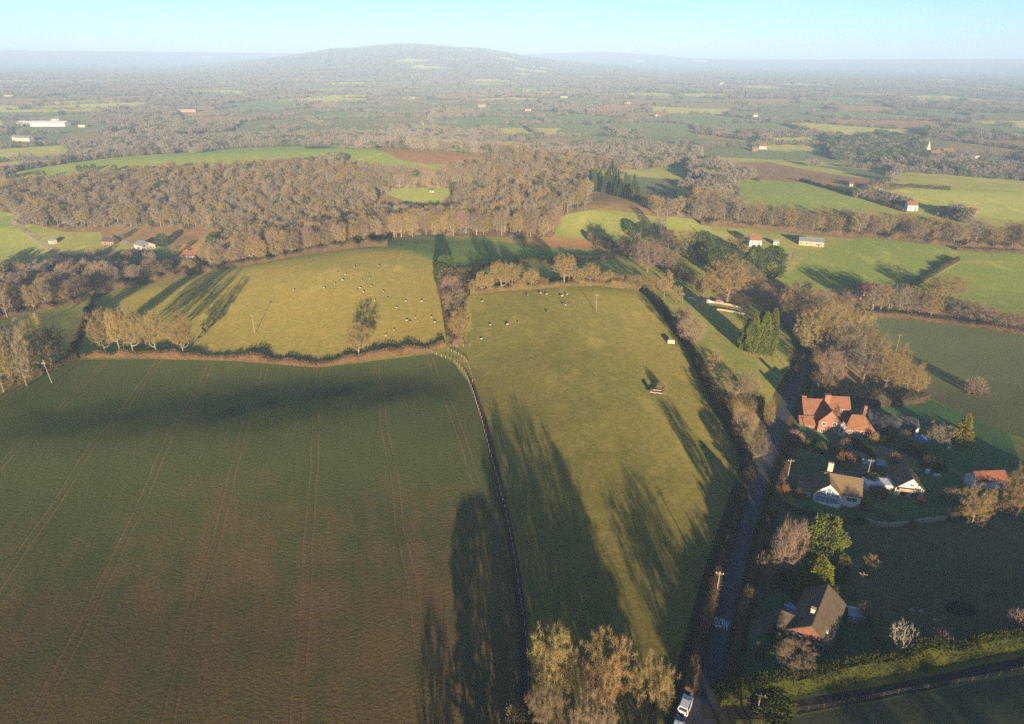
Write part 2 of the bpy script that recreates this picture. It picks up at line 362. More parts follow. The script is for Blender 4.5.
for k, o in enumerate((-.8, .8)):
    pts = PX((90,720),(100,690),(120,668),(150,655),(200,650),(250,645),(285,634),(308,618))
    pts = [Vector(p) for p in pts]; ps = smooth_path(pts)
    q = [Vector(ps[i]) + Vector((-(ps[min(i+1,len(ps)-1)] - ps[max(i-1,0)]).normalized().y, (ps[min(i+1,len(ps)-1)] - ps[max(i-1,0)]).normalized().x)) * o for i in range(len(ps))]
    field('wheel_track', 'wheel_soil', 'curved wheel track turning across the ploughed field', ribbon(q, .42, True))

R0, RT = 1150.0, 32000.0
TH = np.linspace(-1.02, 1.02, 341)
def build_ground():
    V = []; rs = np.random.RandomState(5)
    r = 45.0
    while r < R0 - 8:
        dr = max(2.6, .014 * r); nn = int(2.04 * r / dr)
        th = np.linspace(-1.02, 1.02, nn)
        V.append(np.stack([r * np.sin(th), r * np.cos(th)], 1)); r += dr
    V.append(np.stack([R0 * np.sin(TH), R0 * np.cos(TH)], 1))
    gx, gy = np.meshgrid(np.arange(-320, 321, 16), np.arange(-180, 40, 16))
    V.append(np.stack([gx.ravel(), gy.ravel()], 1).astype(float))
    V = np.concatenate(V); V[:, :] += 0
    edges, faces = [], []
    pts = [tuple(v) for v in V]
    keep = []
    for fi, (nm, mt, lb, poly) in enumerate(FIELDS):
        dens = []
        for a, b in zip(poly, poly[1:] + poly[:1]):
            d = math.hypot(b[0] - a[0], b[1] - a[1]); rr = math.hypot(*a)
            st = max(3.0, .016 * rr); k = max(1, min(60, int(d / st)))
            for i in range(k): dens.append((a[0] + (b[0] - a[0]) * i / k, a[1] + (b[1] - a[1]) * i / k))
        st = len(pts); pts += dens
        edges += [(st + i, st + (i + 1) % len(dens)) for i in range(len(dens))]
    res = geometry.delaunay_2d_cdt([Vector(p) for p in pts], edges, [], 0, 1e-4, False)
    ov, oe, of = res[:3]
    xy = np.array([(v.x, v.y) for v in ov])
    z = zf(xy[:, 0], xy[:, 1])
    tri = np.array([f[:3] for f in of]); cen = xy[tri].mean(1)
    own = np.full(len(tri), -1)
    for fi, (nm, mt, lb, poly) in enumerate(FIELDS):
        p = np.array(poly); bb = ((cen >= p.min(0)) & (cen <= p.max(0))).all(1); ii = np.nonzero(bb)[0]
        own[ii[inside(cen[ii, 0], cen[ii, 1], poly)]] = fi
    groups = {int(k): tri[own == k] for k in np.unique(own)}
    def mesh(name, fl, mat, label, sub=0):
        u, inv = np.unique(fl, return_inverse=True)
        co = np.column_stack([xy[u], z[u]]); fa = inv.reshape(-1, 3)
        a, b, c = co[fa[:, 0]], co[fa[:, 1]], co[fa[:, 2]]
        nz = (b[:, 0] - a[:, 0]) * (c[:, 1] - a[:, 1]) - (b[:, 1] - a[:, 1]) * (c[:, 0] - a[:, 0])
        fa[nz < 0] = fa[nz < 0][:, ::-1]
        me = bpy.data.meshes.new(name); me.from_pydata(co.tolist(), [], fa.tolist())
        me.materials.append(M[mat]); me.polygons.foreach_set('use_smooth', np.ones(len(me.polygons), bool)); me.update()
        o = bpy.data.objects.new(name, me); COL.objects.link(o)
        o['label'] = label; o['kind'] = 'structure'
        return o
    mesh('ground', groups.pop(-1), 'grass_olive', 'rough olive ground between the fields')
    for k, fl in groups.items():
        nm, mt, lb, _ = FIELDS[k]
        mesh(nm, fl, mt, lb)

# far country: a patchwork of fields on a jittered grid of cells
CELL = 210.0
_hash = np.random.RandomState(21)
_HN = 512
_J = _hash.uniform(.08, .92, (_HN, _HN, 2)); _TY = _hash.uniform(0, 1, (_HN, _HN))
_rot = R(17)
def cells(X, Y):
    """nearest and second nearest cell seed: (type value, distance difference, tangent angle)"""
    cx = (X * math.cos(_rot) - Y * math.sin(_rot)) / CELL; cy = (X * math.sin(_rot) + Y * math.cos(_rot)) / (CELL * 1.25)
    ix = np.floor(cx).astype(int); iy = np.floor(cy).astype(int)
    best = np.full(X.shape, 1e9); sec = best.copy(); ty = np.zeros(X.shape); bx = np.zeros(X.shape); by = bx.copy(); sx = bx.copy(); sy = bx.copy()
    for dx in (-1, 0, 1):
        for dy in (-1, 0, 1):
            a, b = (ix + dx) % _HN, (iy + dy) % _HN
            px = ix + dx + _J[a, b, 0]; py = iy + dy + _J[a, b, 1]
            d = np.hypot((px - cx) * CELL, (py - cy) * CELL * 1.25)
            nb = d < best
            s2 = (~nb) & (d < sec)
            sec = np.where(nb, best, np.where(s2, d, sec)); sx = np.where(nb, bx, np.where(s2, px, sx)); sy = np.where(nb, by, np.where(s2, py, sy))
            best = np.where(nb, d, best); ty = np.where(nb, _TY[a, b], ty); bx = np.where(nb, px, bx); by = np.where(nb, py, by)
    vx, vy = (sx - bx) * CELL, (sy - by) * CELL * 1.25
    ang = np.arctan2(vy, vx) + math.pi / 2 - _rot
    return ty, sec - best, ang
FAR_MATS = ['far_green', 'grass_pale', 'ochre', 'brown_soil', 'grass_olive', 'far_wood']
def far_type(ty, X, Y):
    r = np.hypot(X, Y)
    w = .12 + .62 * sstep(2300, 5000, r) + .3 * sstep(5500, 7000, r) + .35 * _noise2(X, Y, 1900, 31)
    k = np.digitize(ty, [.26, .42, .56, .70, .84]);  k = np.minimum(k, 4)
    k = np.where((r > 5200) & np.isin(k, (0, 2)), 5, k)
    return np.where(_TYH(ty) < w, 5, k)
def _TYH(t): return np.modf(t * 137.31)[0]
FAR_POLY = []       # (polygon in pixels, material index) read off the photograph
def inside(px, py, poly):
    c = np.zeros(px.shape, bool); j = len(poly) - 1
    for i in range(len(poly)):
        (xi, yi), (xj, yj) = poly[i], poly[j]
        c ^= ((yi > py) != (yj > py)) & (px < (xj - xi) * (py - yi) / ((yj - yi) or 1e-9) + xi); j = i
    return c
FAR_POLY = [([(190,121),(345,118),(440,122),(450,128),(330,131),(200,128)], 1), ([(385,112),(425,111),(430,120),(380,121)], 2),
 ([(290,106),(340,102),(336,107),(300,109)], 3), ([(0,112),(95,112),(90,122),(0,126)], 0), ([(420,122),(520,121),(550,128),(440,131)], 0),
 ([(575,126),(640,121),(745,123),(742,142),(640,144),(570,138)], 0), ([(500,128),(560,128),(555,136),(495,138)], 4),
 ([(650,135),(740,142),(745,150),(660,150)], 1), ([(700,128),(735,131),(730,140),(695,138)], 3), ([(770,138),(826,136),(820,152),(768,150)], 4),
 ([(880,116),(1024,117),(1024,121),(870,121)], 2), ([(955,136),(1040,150),(1040,160),(985,160),(945,145)], 2), ([(880,162),(960,172),(970,184),(920,182)], 3),
 ([(975,152),(1024,158),(1024,166),(970,165)], 0), ([(920,124),(1030,128),(1030,136),(960,134)], 0), ([(640,158),(690,160),(680,168),(640,166)], 2),
 ([(0,150),(60,146),(90,150),(30,160),(0,166)], 4), ([(60,135),(120,128),(140,133),(90,146)], 2), ([(150,122),(240,124),(230,132),(150,132)], 5)]
def far_class(X, Y):
    ty, dd, ang = cells(X, Y)
    k = far_type(ty, X, Y)
    Z = zf(X, Y)
    d = np.stack([X, Y, Z], -1) - CAM
    w = d @ _f; px = CX + F * (d @ _r) / w; py = CY - F * (d @ _u) / w
    hit = np.zeros(X.shape, bool)
    for poly, m in FAR_POLY:
        s = inside(px, py, poly); k = np.where(s, m, k); hit |= s
    return k, dd, ang, hit, px, py
def build_far():
    rows = [R0]
    while rows[-1] < RT: rows.append(rows[-1] * 1.013 if rows[-1] < 7000 else rows[-1] * 1.03)
    rows = np.array(rows); n, m = len(rows), len(TH)
    X = rows[:, None] * np.sin(TH)[None]; Y = rows[:, None] * np.cos(TH)[None]
    Z = zf(X, Y)
    co = np.stack([X, Y, Z], -1).reshape(-1, 3)
    idx = np.arange(n * m).reshape(n, m)
    fa = np.stack([idx[:-1, :-1], idx[:-1, 1:], idx[1:, 1:], idx[1:, :-1]], -1).reshape(-1, 4)[:, ::-1]
    c = co[fa].mean(1)
    k = far_class(c[:, 0], c[:, 1])[0]
    me = bpy.data.meshes.new('countryside'); me.from_pydata(co.tolist(), [], fa.tolist())
    for q in FAR_MATS: me.materials.append(M[q])
    me.polygons.foreach_set('material_index', k.astype(np.int32)); me.polygons.foreach_set('use_smooth', np.ones(len(fa), bool)); me.update()
    o = bpy.data.objects.new('countryside', me); COL.objects.link(o)
    o['label'] = 'hazy patchwork of fields and low hills reaching the horizon'; o['kind'] = 'structure'
build_ground(); build_far()
# ---------------------------------------------------------------- mesh buffers and tagging
class MB:
    """collects vertices and faces; build() links them as ONE mesh object"""
    def __init__(s): s.v = []; s.f = []; s.mi = []; s.n = 0; s.cur = 0
    def add(s, v, f):
        v = np.asarray(v, float).reshape(-1, 3); s.v.append(v)
        for q in f: s.f.append(tuple(int(i) + s.n for i in q)); s.mi.append(s.cur)
        s.n += len(v)
    def box(s, c, size, rot=0.0, taper=1.0):
        x, y, z = (q / 2 for q in size); v = []
        for zz, k in ((-z, 1), (z, taper)):
            for xx, yy in ((-x, -y), (x, -y), (x, y), (-x, y)): v.append((xx * k, yy * k, zz))
        v = np.array(v); cs, sn = math.cos(rot), math.sin(rot)
        v = np.column_stack([v[:, 0] * cs - v[:, 1] * sn, v[:, 0] * sn + v[:, 1] * cs, v[:, 2]]) + np.array(c)
        s.add(v, [(3, 2, 1, 0), (4, 5, 6, 7), (0, 1, 5, 4), (1, 2, 6, 5), (2, 3, 7, 6), (3, 0, 4, 7)])
    def tube(s, pts, rad, sides=5):
        pts = np.asarray(pts, float); n = len(pts); ring = []
        for i in range(n):
            d = pts[min(n - 1, i + 1)] - pts[max(0, i - 1)]; d = d / (np.linalg.norm(d) + 1e-9)
            a = np.cross(d, (0, 0, 1) if abs(d[2]) < .9 else (1, 0, 0)); a /= np.linalg.norm(a); b = np.cross(d, a)
            for k in range(sides):
                t = 2 * math.pi * k / sides
                ring.append(pts[i] + (a * math.cos(t) + b * math.sin(t)) * rad[i])
        f = []
        for i in range(n - 1):
            for k in range(sides):
                k2 = (k + 1) % sides
                f.append((i * sides + k, i * sides + k2, (i + 1) * sides + k2, (i + 1) * sides + k))
        f.append(tuple(range(sides))[::-1]); f.append(tuple((n - 1) * sides + k for k in range(sides)))
        s.add(ring, f)
    def mesh(s, name, mats, smooth=False):
        me = bpy.data.meshes.new(name)
        v = np.concatenate(s.v) if s.v else np.zeros((0, 3))
        me.from_pydata(v.tolist(), [], s.f)
        for m in (mats if isinstance(mats, (list, tuple)) else [mats]): me.materials.append(M[m])
        if any(s.mi): me.polygons.foreach_set('material_index', np.array(s.mi, np.int32))
        if smooth: me.polygons.foreach_set('use_smooth', np.ones(len(me.polygons), bool))
        me.update(); return me
    def build(s, name, mats, parent=None, loc=None, smooth=False):
        o = bpy.data.objects.new(name, s.mesh(name, mats, smooth)); COL.objects.link(o)
        if parent is not None: o.parent = parent
        if loc is not None: o.location = loc
        return o

def tag(o, label, cat, group=None, kind=None):
    o['label'] = label
    if cat: o['category'] = cat
    if group: o['group'] = group
    if kind: o['kind'] = kind
    return o
def empty(name, loc, rz=0.0, sc=None):
    o = bpy.data.objects.new(name, None); COL.objects.link(o); o.location = loc; o.rotation_euler = (0, 0, rz)
    o.empty_display_size = .3
    if sc is not None: o.scale = sc
    return o
def link_part(name, me, parent):
    o = bpy.data.objects.new(name, me); COL.objects.link(o); o.parent = parent; return o
def copy_tree(o, parent=None):
    c = o.copy(); COL.objects.link(c); c.parent = parent
    for ch in list(o.children): copy_tree(ch, c)
    return c

# ---------------------------------------------------------------- plant materials
def plant_mat(name, c1, c2, trans=.0, var=.25, scale=.5):
    n = NT(name)
    oi = n.n('ShaderNodeObjectInfo')
    col = n.mix(n.smooth(n.noise(scale, 2), .35, .65), c1, c2)
    f = n.math('MULTIPLY_ADD', oi.outputs['Random'], 2 * var, 1 - var)
    hsv = n.n('ShaderNodeHueSaturation'); n.l(col, hsv.inputs['Color']); n.l(f, hsv.inputs['Value'])
    n.l(n.math('MULTIPLY_ADD', n.math('FRACT', n.math('MULTIPLY', oi.outputs['Random'], 17.0)), .03, .485), hsv.inputs['Hue'])
    sh = n.diffuse(hsv.outputs[0], rough=.5)
    if trans:
        tr = n.n('ShaderNodeBsdfTranslucent'); n.l(hsv.outputs[0], tr.inputs[0])
        mx = n.n('ShaderNodeMixShader'); mx.inputs[0].default_value = trans; n.l(sh, mx.inputs[1]); n.l(tr.outputs[0], mx.inputs[2]); sh = mx.outputs[0]
    M[name] = n.done(sh)
plant_mat('bark', (.15,.12,.085), (.20,.165,.12), scale=1.5)
plant_mat('bark_pale', (.17,.145,.11), (.23,.2,.155), scale=1.5)
plant_mat('twig_gold', (.245,.185,.085), (.195,.145,.065), var=.18)
plant_mat('twig_brown', (.21,.165,.108), (.165,.13,.085), var=.25)
plant_mat('twig_grey', (.205,.178,.135), (.165,.142,.108), var=.2)
plant_mat('twig_pink', (.22,.155,.125), (.18,.125,.1), var=.15)
plant_mat('twig_far', (.225,.195,.16), (.185,.16,.13), var=.2)  # paler than near twigs: some distance haze is put into this colour
plant_mat('twig_white', (.42,.37,.29), (.34,.3,.24), var=.1)
plant_mat('twig_rust', (.22,.115,.05), (.18,.1,.05), var=.15)
plant_mat('needle_dark', (.042,.07,.024), (.07,.095,.032), .1, var=.25)
plant_mat('needle_olive', (.14,.165,.035), (.105,.13,.03), .15, var=.2)
plant_mat('needle_lime', (.17,.19,.02), (.12,.15,.02), .15, var=.1)
plant_mat('needle_gold', (.2,.16,.025), (.15,.14,.025), .15, var=.1)
plant_mat('hedge_leaf', (.06,.07,.015), (.04,.05,.013), .15, var=.12, scale=.25)
plant_mat('hedge_twig', (.12,.085,.05), (.09,.065,.04), var=.15, scale=.3)
plant_mat('hedge_gold', (.14,.10,.05), (.11,.075,.035), var=.1, scale=.3)
plant_mat('hedge_dark', (.05,.05,.03), (.075,.06,.035), var=.15, scale=.3)

# ---------------------------------------------------------------- plant shapes
def _unit(v): return v / (np.linalg.norm(v, axis=-1, keepdims=True) + 1e-9)

def blades(mb, P, D, L, W, rs, tri=True):
    """thin tapered blades (twigs) or leaf diamonds from points P along D"""
    n = len(P); side = _unit(np.cross(D, rs.normal(size=(n, 3)))) * (W[:, None] / 2)
    if tri:
        bend = rs.normal(size=(n, 3)) * L[:, None] * .12
        a, b, m1, m2, t = P - side, P + side, P + D * L[:, None] * .55 - side * .7 + bend, P + D * L[:, None] * .55 + side * .7 + bend, P + D * L[:, None]
        v = np.stack([a, b, m2, m1, t], 1).reshape(-1, 3); i = np.arange(n) * 5
        f = [(k, k + 1, k + 2, k + 3) for k in i] + [(k + 3, k + 2, k + 4) for k in i]
    else:
        m = P + D * L[:, None] * .5
        v = np.stack([P, m + side, P + D * L[:, None], m - side], 1).reshape(-1, 3); i = np.arange(n) * 4
        f = [(k, k + 1, k + 2, k + 3) for k in i]
    mb.add(v, f)

def bare_tree(seed, H=14., Rr=6., cb=.2, na=260, nt=12, tl=1.5, tw=.06, top=.5, stems=1, up=.35, flat=1.0, trunk_r=None, droop=0, clump=0):
    """a leafless tree: pieces of a branching skeleton grown towards points in an uneven crown, then sprays of twigs.
    Returns (trunk buffer, crown buffer)."""
    rs = np.random.RandomState(seed)
    cz, hz = H * (1 + cb) / 2, H * (1 - cb) / 2
    lob = _unit(rs.normal(size=(9, 3))); amp = rs.uniform(-.17, .12, 9)
    A = []
    while len(A) < na:
        d = _unit(rs.normal(size=3)); k = 1 + (amp * np.maximum(0, lob @ d - .35) * 1.5).sum()
        q = rs.uniform() ** .42 * k * .9
        tt = np.sign(d[2]) * abs(d[2]) ** .8 * q
        hr_ = math.hypot(d[0], d[1]) + 1e-6; wd = max(0.05, 1 - abs(tt / 1.08) ** 2.4) ** .5 * rs.uniform() ** .4 * k * .95
        p = np.array([d[0] / hr_ * Rr * wd, d[1] / hr_ * Rr * wd, cz + tt * hz])
        if p[2] < cz: p[:2] *= 1 - .22 * flat * (cz - p[2]) / hz
        if H * cb * .8 < p[2] < H: A.append(p)
    A = np.array(A)
    if clump:
        cc = A[rs.permutation(len(A))[:clump]]; A = cc[rs.randint(0, clump, na)] + rs.normal(size=(na, 3)) * Rr * .14; A[:, 2] = np.clip(A[:, 2], H * cb, H)
    N = []; par = []; tops = []
    for s in range(stems):
        ang = rs.uniform(0, 6.28); off = (0 if stems == 1 else .35) * Rr * .3
        b = np.array([math.cos(ang) * off, math.sin(ang) * off, -.4]); lean = rs.normal(size=2) * .03 * H * (1 if stems == 1 else 2.5)
        prev = -1; ns = 5
        for i in range(ns + 1):
            t = i / ns
            N.append(b + np.array([lean[0] * t * t, lean[1] * t * t, (H * top + .4) * t]) + np.append(rs.normal(size=2) * .05 * t, 0)); par.append(prev); prev = len(N) - 1
    fork = H * cb * .75
    order = np.argsort(np.linalg.norm(A - np.array([0, 0, max(fork, H * .15)]), axis=1)); depth = [i % 6 for i in range(len(N))]
    ends = []
    for ai in order:
        a = A[ai]; Na = np.array(N)
        dv = a - Na; dist = np.linalg.norm(dv, axis=1)
        cost = dist * (1 + .9 * np.maximum(0, Na[:, 2] - a[2]) / (dist + .1)) + np.where(Na[:, 2] < fork, 40, 0) + .02 * np.array(depth) * H * .1
        j = int(np.argmin(cost)); base = Na[j]
        if dist[j] > 1.6:
            mid = base * .5 + a * .5 + np.array([0, 0, (-.1 if not droop else .12) * dist[j]]) + rs.normal(size=3) * .07 * dist[j]
            N.append(mid); par.append(j); depth.append(depth[j] + 1); j = len(N) - 1
        N.append(a); par.append(j); depth.append(depth[j] + 1); ends.append(len(N) - 1)
    N = np.array(N); cnt = np.zeros(len(N))
    for e in ends:
        k = e
        while k >= 0: cnt[k] += 1; k = par[k]
    r0 = trunk_r or H * .02
    rad = np.maximum(r0 * (cnt / max(1, cnt.max())) ** .48, .022)
    tk, cr = MB(), MB()
    big = r0 * .3
    for i in range(len(N)):
        if par[i] < 0: continue
        j = par[i]
        m = tk if rad[i] > big else cr
        rb = min(rad[j], rad[i] * 1.8) * (1.35 if par[j] < 0 else 1)
        m.tube([N[j], N[i]], [rb, rad[i] * .9], 6 if rad[i] > big else 3)
    ax = np.array([0, 0, fork])
    E = N[ends]; out = _unit(E - ax)
    P = np.repeat(E, nt, 0); O = np.repeat(out, nt, 0)
    P = P + rs.normal(size=P.shape) * tl * .22
    D = _unit(O * .55 + rs.normal(size=P.shape) * .6 + np.array([0, 0, up - droop]))
    n = len(P); L = tl * rs.uniform(.45, 1.15, n); W = tw * rs.uniform(.6, 1.3, n)
    blades(cr, P - D * L[:, None] * .2, D, L, W, rs)
    return tk, cr

def shrub(seed, H=2.5, Rr=1.6, n=900, tl=.8, tw=.05, leaf=False):
    rs = np.random.RandomState(seed); mb = MB()
    lob = _unit(rs.normal(size=(8, 3))); amp = rs.uniform(-.35, .3, 8)
    d = _unit(rs.normal(size=(n, 3))); d[:, 2] = np.abs(d[:, 2])
    k = 1 + (amp * np.maximum(0, d @ lob.T - .3) * 1.4).sum(1)
    q = rs.uniform(.35, 1, n) ** .6 * k
    P = np.column_stack([d[:, 0] * Rr * q, d[:, 1] * Rr * q, d[:, 2] * H * q * .92])
    D = _unit(d + rs.normal(size=(n, 3)) * .5 + np.array([0, 0, .3]))
    blades(mb, P - D * tl * .3, D, tl * rs.uniform(.5, 1.2, n), tw * rs.uniform(.6, 1.4, n), rs, not leaf)
    for k in range(9):
        a = rs.uniform(0, 6.28); e = np.array([math.cos(a) * Rr * .6, math.sin(a) * Rr * .6, H * rs.uniform(.5, .8)])
        mb.tube([(0, 0, -.2), e * .5 + np.array([0, 0, .1 * H]), e], [.07, .045, .02], 4)
    return mb

def conifer(seed, H=15., Rr=2.5, n=3500, leaf=.5, lw=.28, shape='cone', cb=.04, droop=.1, layers=0):
    rs = np.random.RandomState(seed); tk, cr = MB(), MB()
    tk.tube([(0, 0, -.4), (0, 0, H * .5), (0, 0, H * .95)], [H * .022, H * .014, .04], 6)
    t = rs.uniform(0, 1, n) ** 1.25 if shape == 'cone' else rs.uniform(0, 1, n)
    ang = rs.uniform(0, 6.28, n)
    if shape == 'cone': prof = (1 - t) ** .8 * (1 - .25 * np.exp(-t * 14))
    elif shape == 'column': prof = np.clip((1 - t) * 2.1, 0, 1) ** .7 * (1 - .35 * np.exp(-t * 9))
    else: prof = np.sqrt(np.clip(1 - (t * 1.7 - .75) ** 2, .03, 1))
    ph = rs.uniform(0, 6.28, 6)
    lump = 1 + .16 * np.sin(ang * 3 + ph[0] + t * 9) + .12 * np.sin(ang * 5 + ph[1] - t * 17) + .1 * np.sin(t * 34 + ang * 2 + ph[2])
    if layers: lump *= .72 + .38 * np.abs(np.sin(t * layers * math.pi + .6 * np.sin(ang * 2 + ph[3])))
    q = rs.uniform(.35, 1, n) ** .4
    r = Rr * prof * lump * q
    P = np.column_stack([r * np.cos(ang), r * np.sin(ang), H * (cb + (1 - cb) * t)])
    o = np.column_stack([np.cos(ang), np.sin(ang), np.full(n, .15)])
    upv = {'column': 1.1, 'cone': .25, 'round': .3}[shape]
    D = _unit(o + rs.normal(size=(n, 3)) * .45 + np.array([0, 0, upv - droop * 3]))
    blades(cr, P, D, leaf * rs.uniform(.6, 1.3, n), lw * rs.uniform(.6, 1.3, n), rs, False)
    for k in range(int(H * 2)):
        tt = rs.uniform(.12, .85); a = rs.uniform(0, 6.28); rr = Rr * .75 * (1 - tt)
        tk.tube([(0, 0, H * tt), (math.cos(a) * rr, math.sin(a) * rr, H * tt + rr * .1)], [.06, .02], 3)
    return tk, cr

KIND = {}     # kind -> list of (trunk mesh, crown mesh, nominal height, nominal radius)
def reg(kind, bufs, mats, H, Rr):
    tk, cr = bufs
    KIND.setdefault(kind, []).append((tk.mesh('trunk', mats[0]), cr.mesh('crown', mats[1]), H, Rr))
for s in range(4): reg('oak', bare_tree(10 + s, 14, 6.4, .1, 520, 21, 1.0, .04, .42, up=.12, clump=110), ('bark', 'twig_gold'), 14, 6.6)
for s in range(4): reg('rowoak', bare_tree(20 + s, 14, 5.4, .24, 420, 19, 1.05, .045, .5, up=.15, clump=80), ('bark_pale', 'twig_gold'), 14, 5.4)
for s in range(2): reg('domeoak', bare_tree(26 + s, 11, 5.6, .12, 620, 22, .95, .042, .4, up=.08, clump=170), ('bark', 'twig_gold'), 11, 5.6)
for s in range(3): reg('brown', bare_tree(30 + s, 14, 6, .1, 430, 21, 1.05, .04, .45, up=.12, clump=100), ('bark', 'twig_brown'), 14, 6)
for s in range(3): reg('grey', bare_tree(60 + s, 16, 5, .14, 340, 14, 1.1, .055, .55, up=.2, clump=70), ('bark', 'twig_grey'), 16, 5)
for s in range(2): reg('pink', bare_tree(40 + s, 14, 5.6, .1, 260, 15, 1.5, .055, .55, up=.5), ('bark_pale', 'twig_pink'), 14, 5.6)
for s in range(3): reg('wood', bare_tree(50 + s, 17, 4.3, .14, 170, 15, 1.7, .075, .6), ('bark_pale', 'twig_brown'), 17, 4.3)
for s in range(3): reg('woodgold', bare_tree(70 + s, 17, 4.6, .12, 170, 15, 1.7, .075, .55), ('bark_pale', 'twig_gold'), 17, 4.6)
reg('woodpink', bare_tree(78, 16, 4.0, .12, 170, 15, 1.7, .07, .55), ('bark_pale', 'twig_pink'), 16, 4.0)
reg('dead', bare_tree(80, 8, 3.4, .15, 110, 5, .9, .05, .7, up=.8), ('twig_white', 'twig_white'), 8, 3.4)
for s in range(2): reg('slim', bare_tree(84 + s, 10, 2.6, .06, 130, 14, 1.1, .06, .7, up=.5), ('bark', 'twig_gold'), 10, 2.6)
for s in range(3): reg('cypress', conifer(90 + s, 16, 2.5, 5200, .75, .36, 'column'), ('bark', 'needle_olive'), 16, 2.5)
for s in range(2): reg('fir', conifer(100 + s, 16, 3.4, 3000, .9, .45, 'cone', layers=7), ('bark', 'needle_dark'), 16, 3.4)
reg('lime', conifer(104, 9, 3.0, 8000, .5, .26, 'column', cb=.01), ('bark', 'needle_lime'), 9, 3.0)
reg('goldpine', conifer(105, 8, 3.0, 2200, .7, .3, 'cone', layers=5, droop=.15), ('bark', 'needle_gold'), 8, 3)
for s in range(2): reg('cedar', conifer(106 + s, 12, 5.0, 5200, .8, .35, 'round', layers=5), ('bark', 'needle_olive'), 12, 5)
for s in range(2): reg('evergreen', conifer(110 + s, 12, 4.2, 4200, .7, .4, 'round'), ('bark', 'needle_dark'), 12, 4.2)
for s in range(2): reg('holly', conifer(114 + s, 9, 3.6, 3200, .6, .36, 'round'), ('bark', 'needle_dark'), 9, 3.6)
SHRUB = {'gold': [shrub(200 + s).mesh('shrub', 'twig_gold') for s in range(3)], 'brown': [shrub(210 + s).mesh('shrub', 'twig_brown') for s in range(2)],
 'pink': [shrub(220 + s).mesh('shrub', 'twig_pink') for s in range(2)], 'rust': [shrub(230).mesh('shrub', 'twig_rust')],
 'green': [shrub(240 + s, n=1300, tl=.4, tw=.24, leaf=True).mesh('shrub', 'hedge_leaf') for s in range(2)],
 'dark': [shrub(250, n=1300, tl=.4, tw=.24, leaf=True).mesh('shrub', 'needle_dark')], 'lime': [shrub(251, n=1300, tl=.35, tw=.22, leaf=True).mesh('shrub', 'needle_gold')]}

TNAME = {'oak': 'bare_tree', 'rowoak': 'bare_tree', 'domeoak': 'bare_tree', 'brown': 'bare_tree', 'grey': 'bare_tree', 'pink': 'bare_tree', 'wood': 'woodland_tree', 'woodgold': 'woodland_tree', 'woodpink': 'woodland_tree',
 'dead': 'pale_bare_tree', 'slim': 'young_tree', 'cypress': 'cypress_tree', 'fir': 'fir_tree', 'lime': 'conifer_tree', 'goldpine': 'pine_tree', 'cedar': 'cedar_tree',
 'evergreen': 'evergreen_tree', 'holly': 'evergreen_tree'}
TCAT = {'shrub': 'shrub'}
_tc = [0]
def tree_world(kind, x, y, H, Wd, label, group=None, var=None, parts=True):
    V = KIND[kind]; _tc[0] += 1
    tm, cm, h0, r0 = V[(var if var is not None else _tc[0]) % len(V)]
    sx = Wd / (2 * r0) ; sz = H / h0
    rs = random.Random(_tc[0] * 7 + 1)
    o = empty(TNAME[kind], (x, y, z1(x, y)), rs.uniform(0, 6.28), (sx, sx, sz))
    tag(o, label, 'tree', group)
    link_part('trunk', tm, o); link_part('crown', cm, o)
    return o
def T(px, py, top, wpx, kind, label, group=None, var=None, Hmax=26):
    x, y, z, H = height_at(px, py, top)
    return tree_world(kind, x, y, min(H, Hmax), wpx * px_size(px, py) * .86, label, group, var)
def S(px, py, top, wpx, kind, label, group=None):
    x, y, z, H = height_at(px, py, top); V = SHRUB[kind]; _tc[0] += 1
    o = bpy.data.objects.new('shrub', V[_tc[0] % len(V)]); COL.objects.link(o); o.location = (x, y, z)
    s = wpx * px_size(px, py) / 3.2; o.scale = (s, s, H / 2.5); o.rotation_euler = (0, 0, _tc[0] * 1.7)
    return tag(o, label, 'shrub', group)

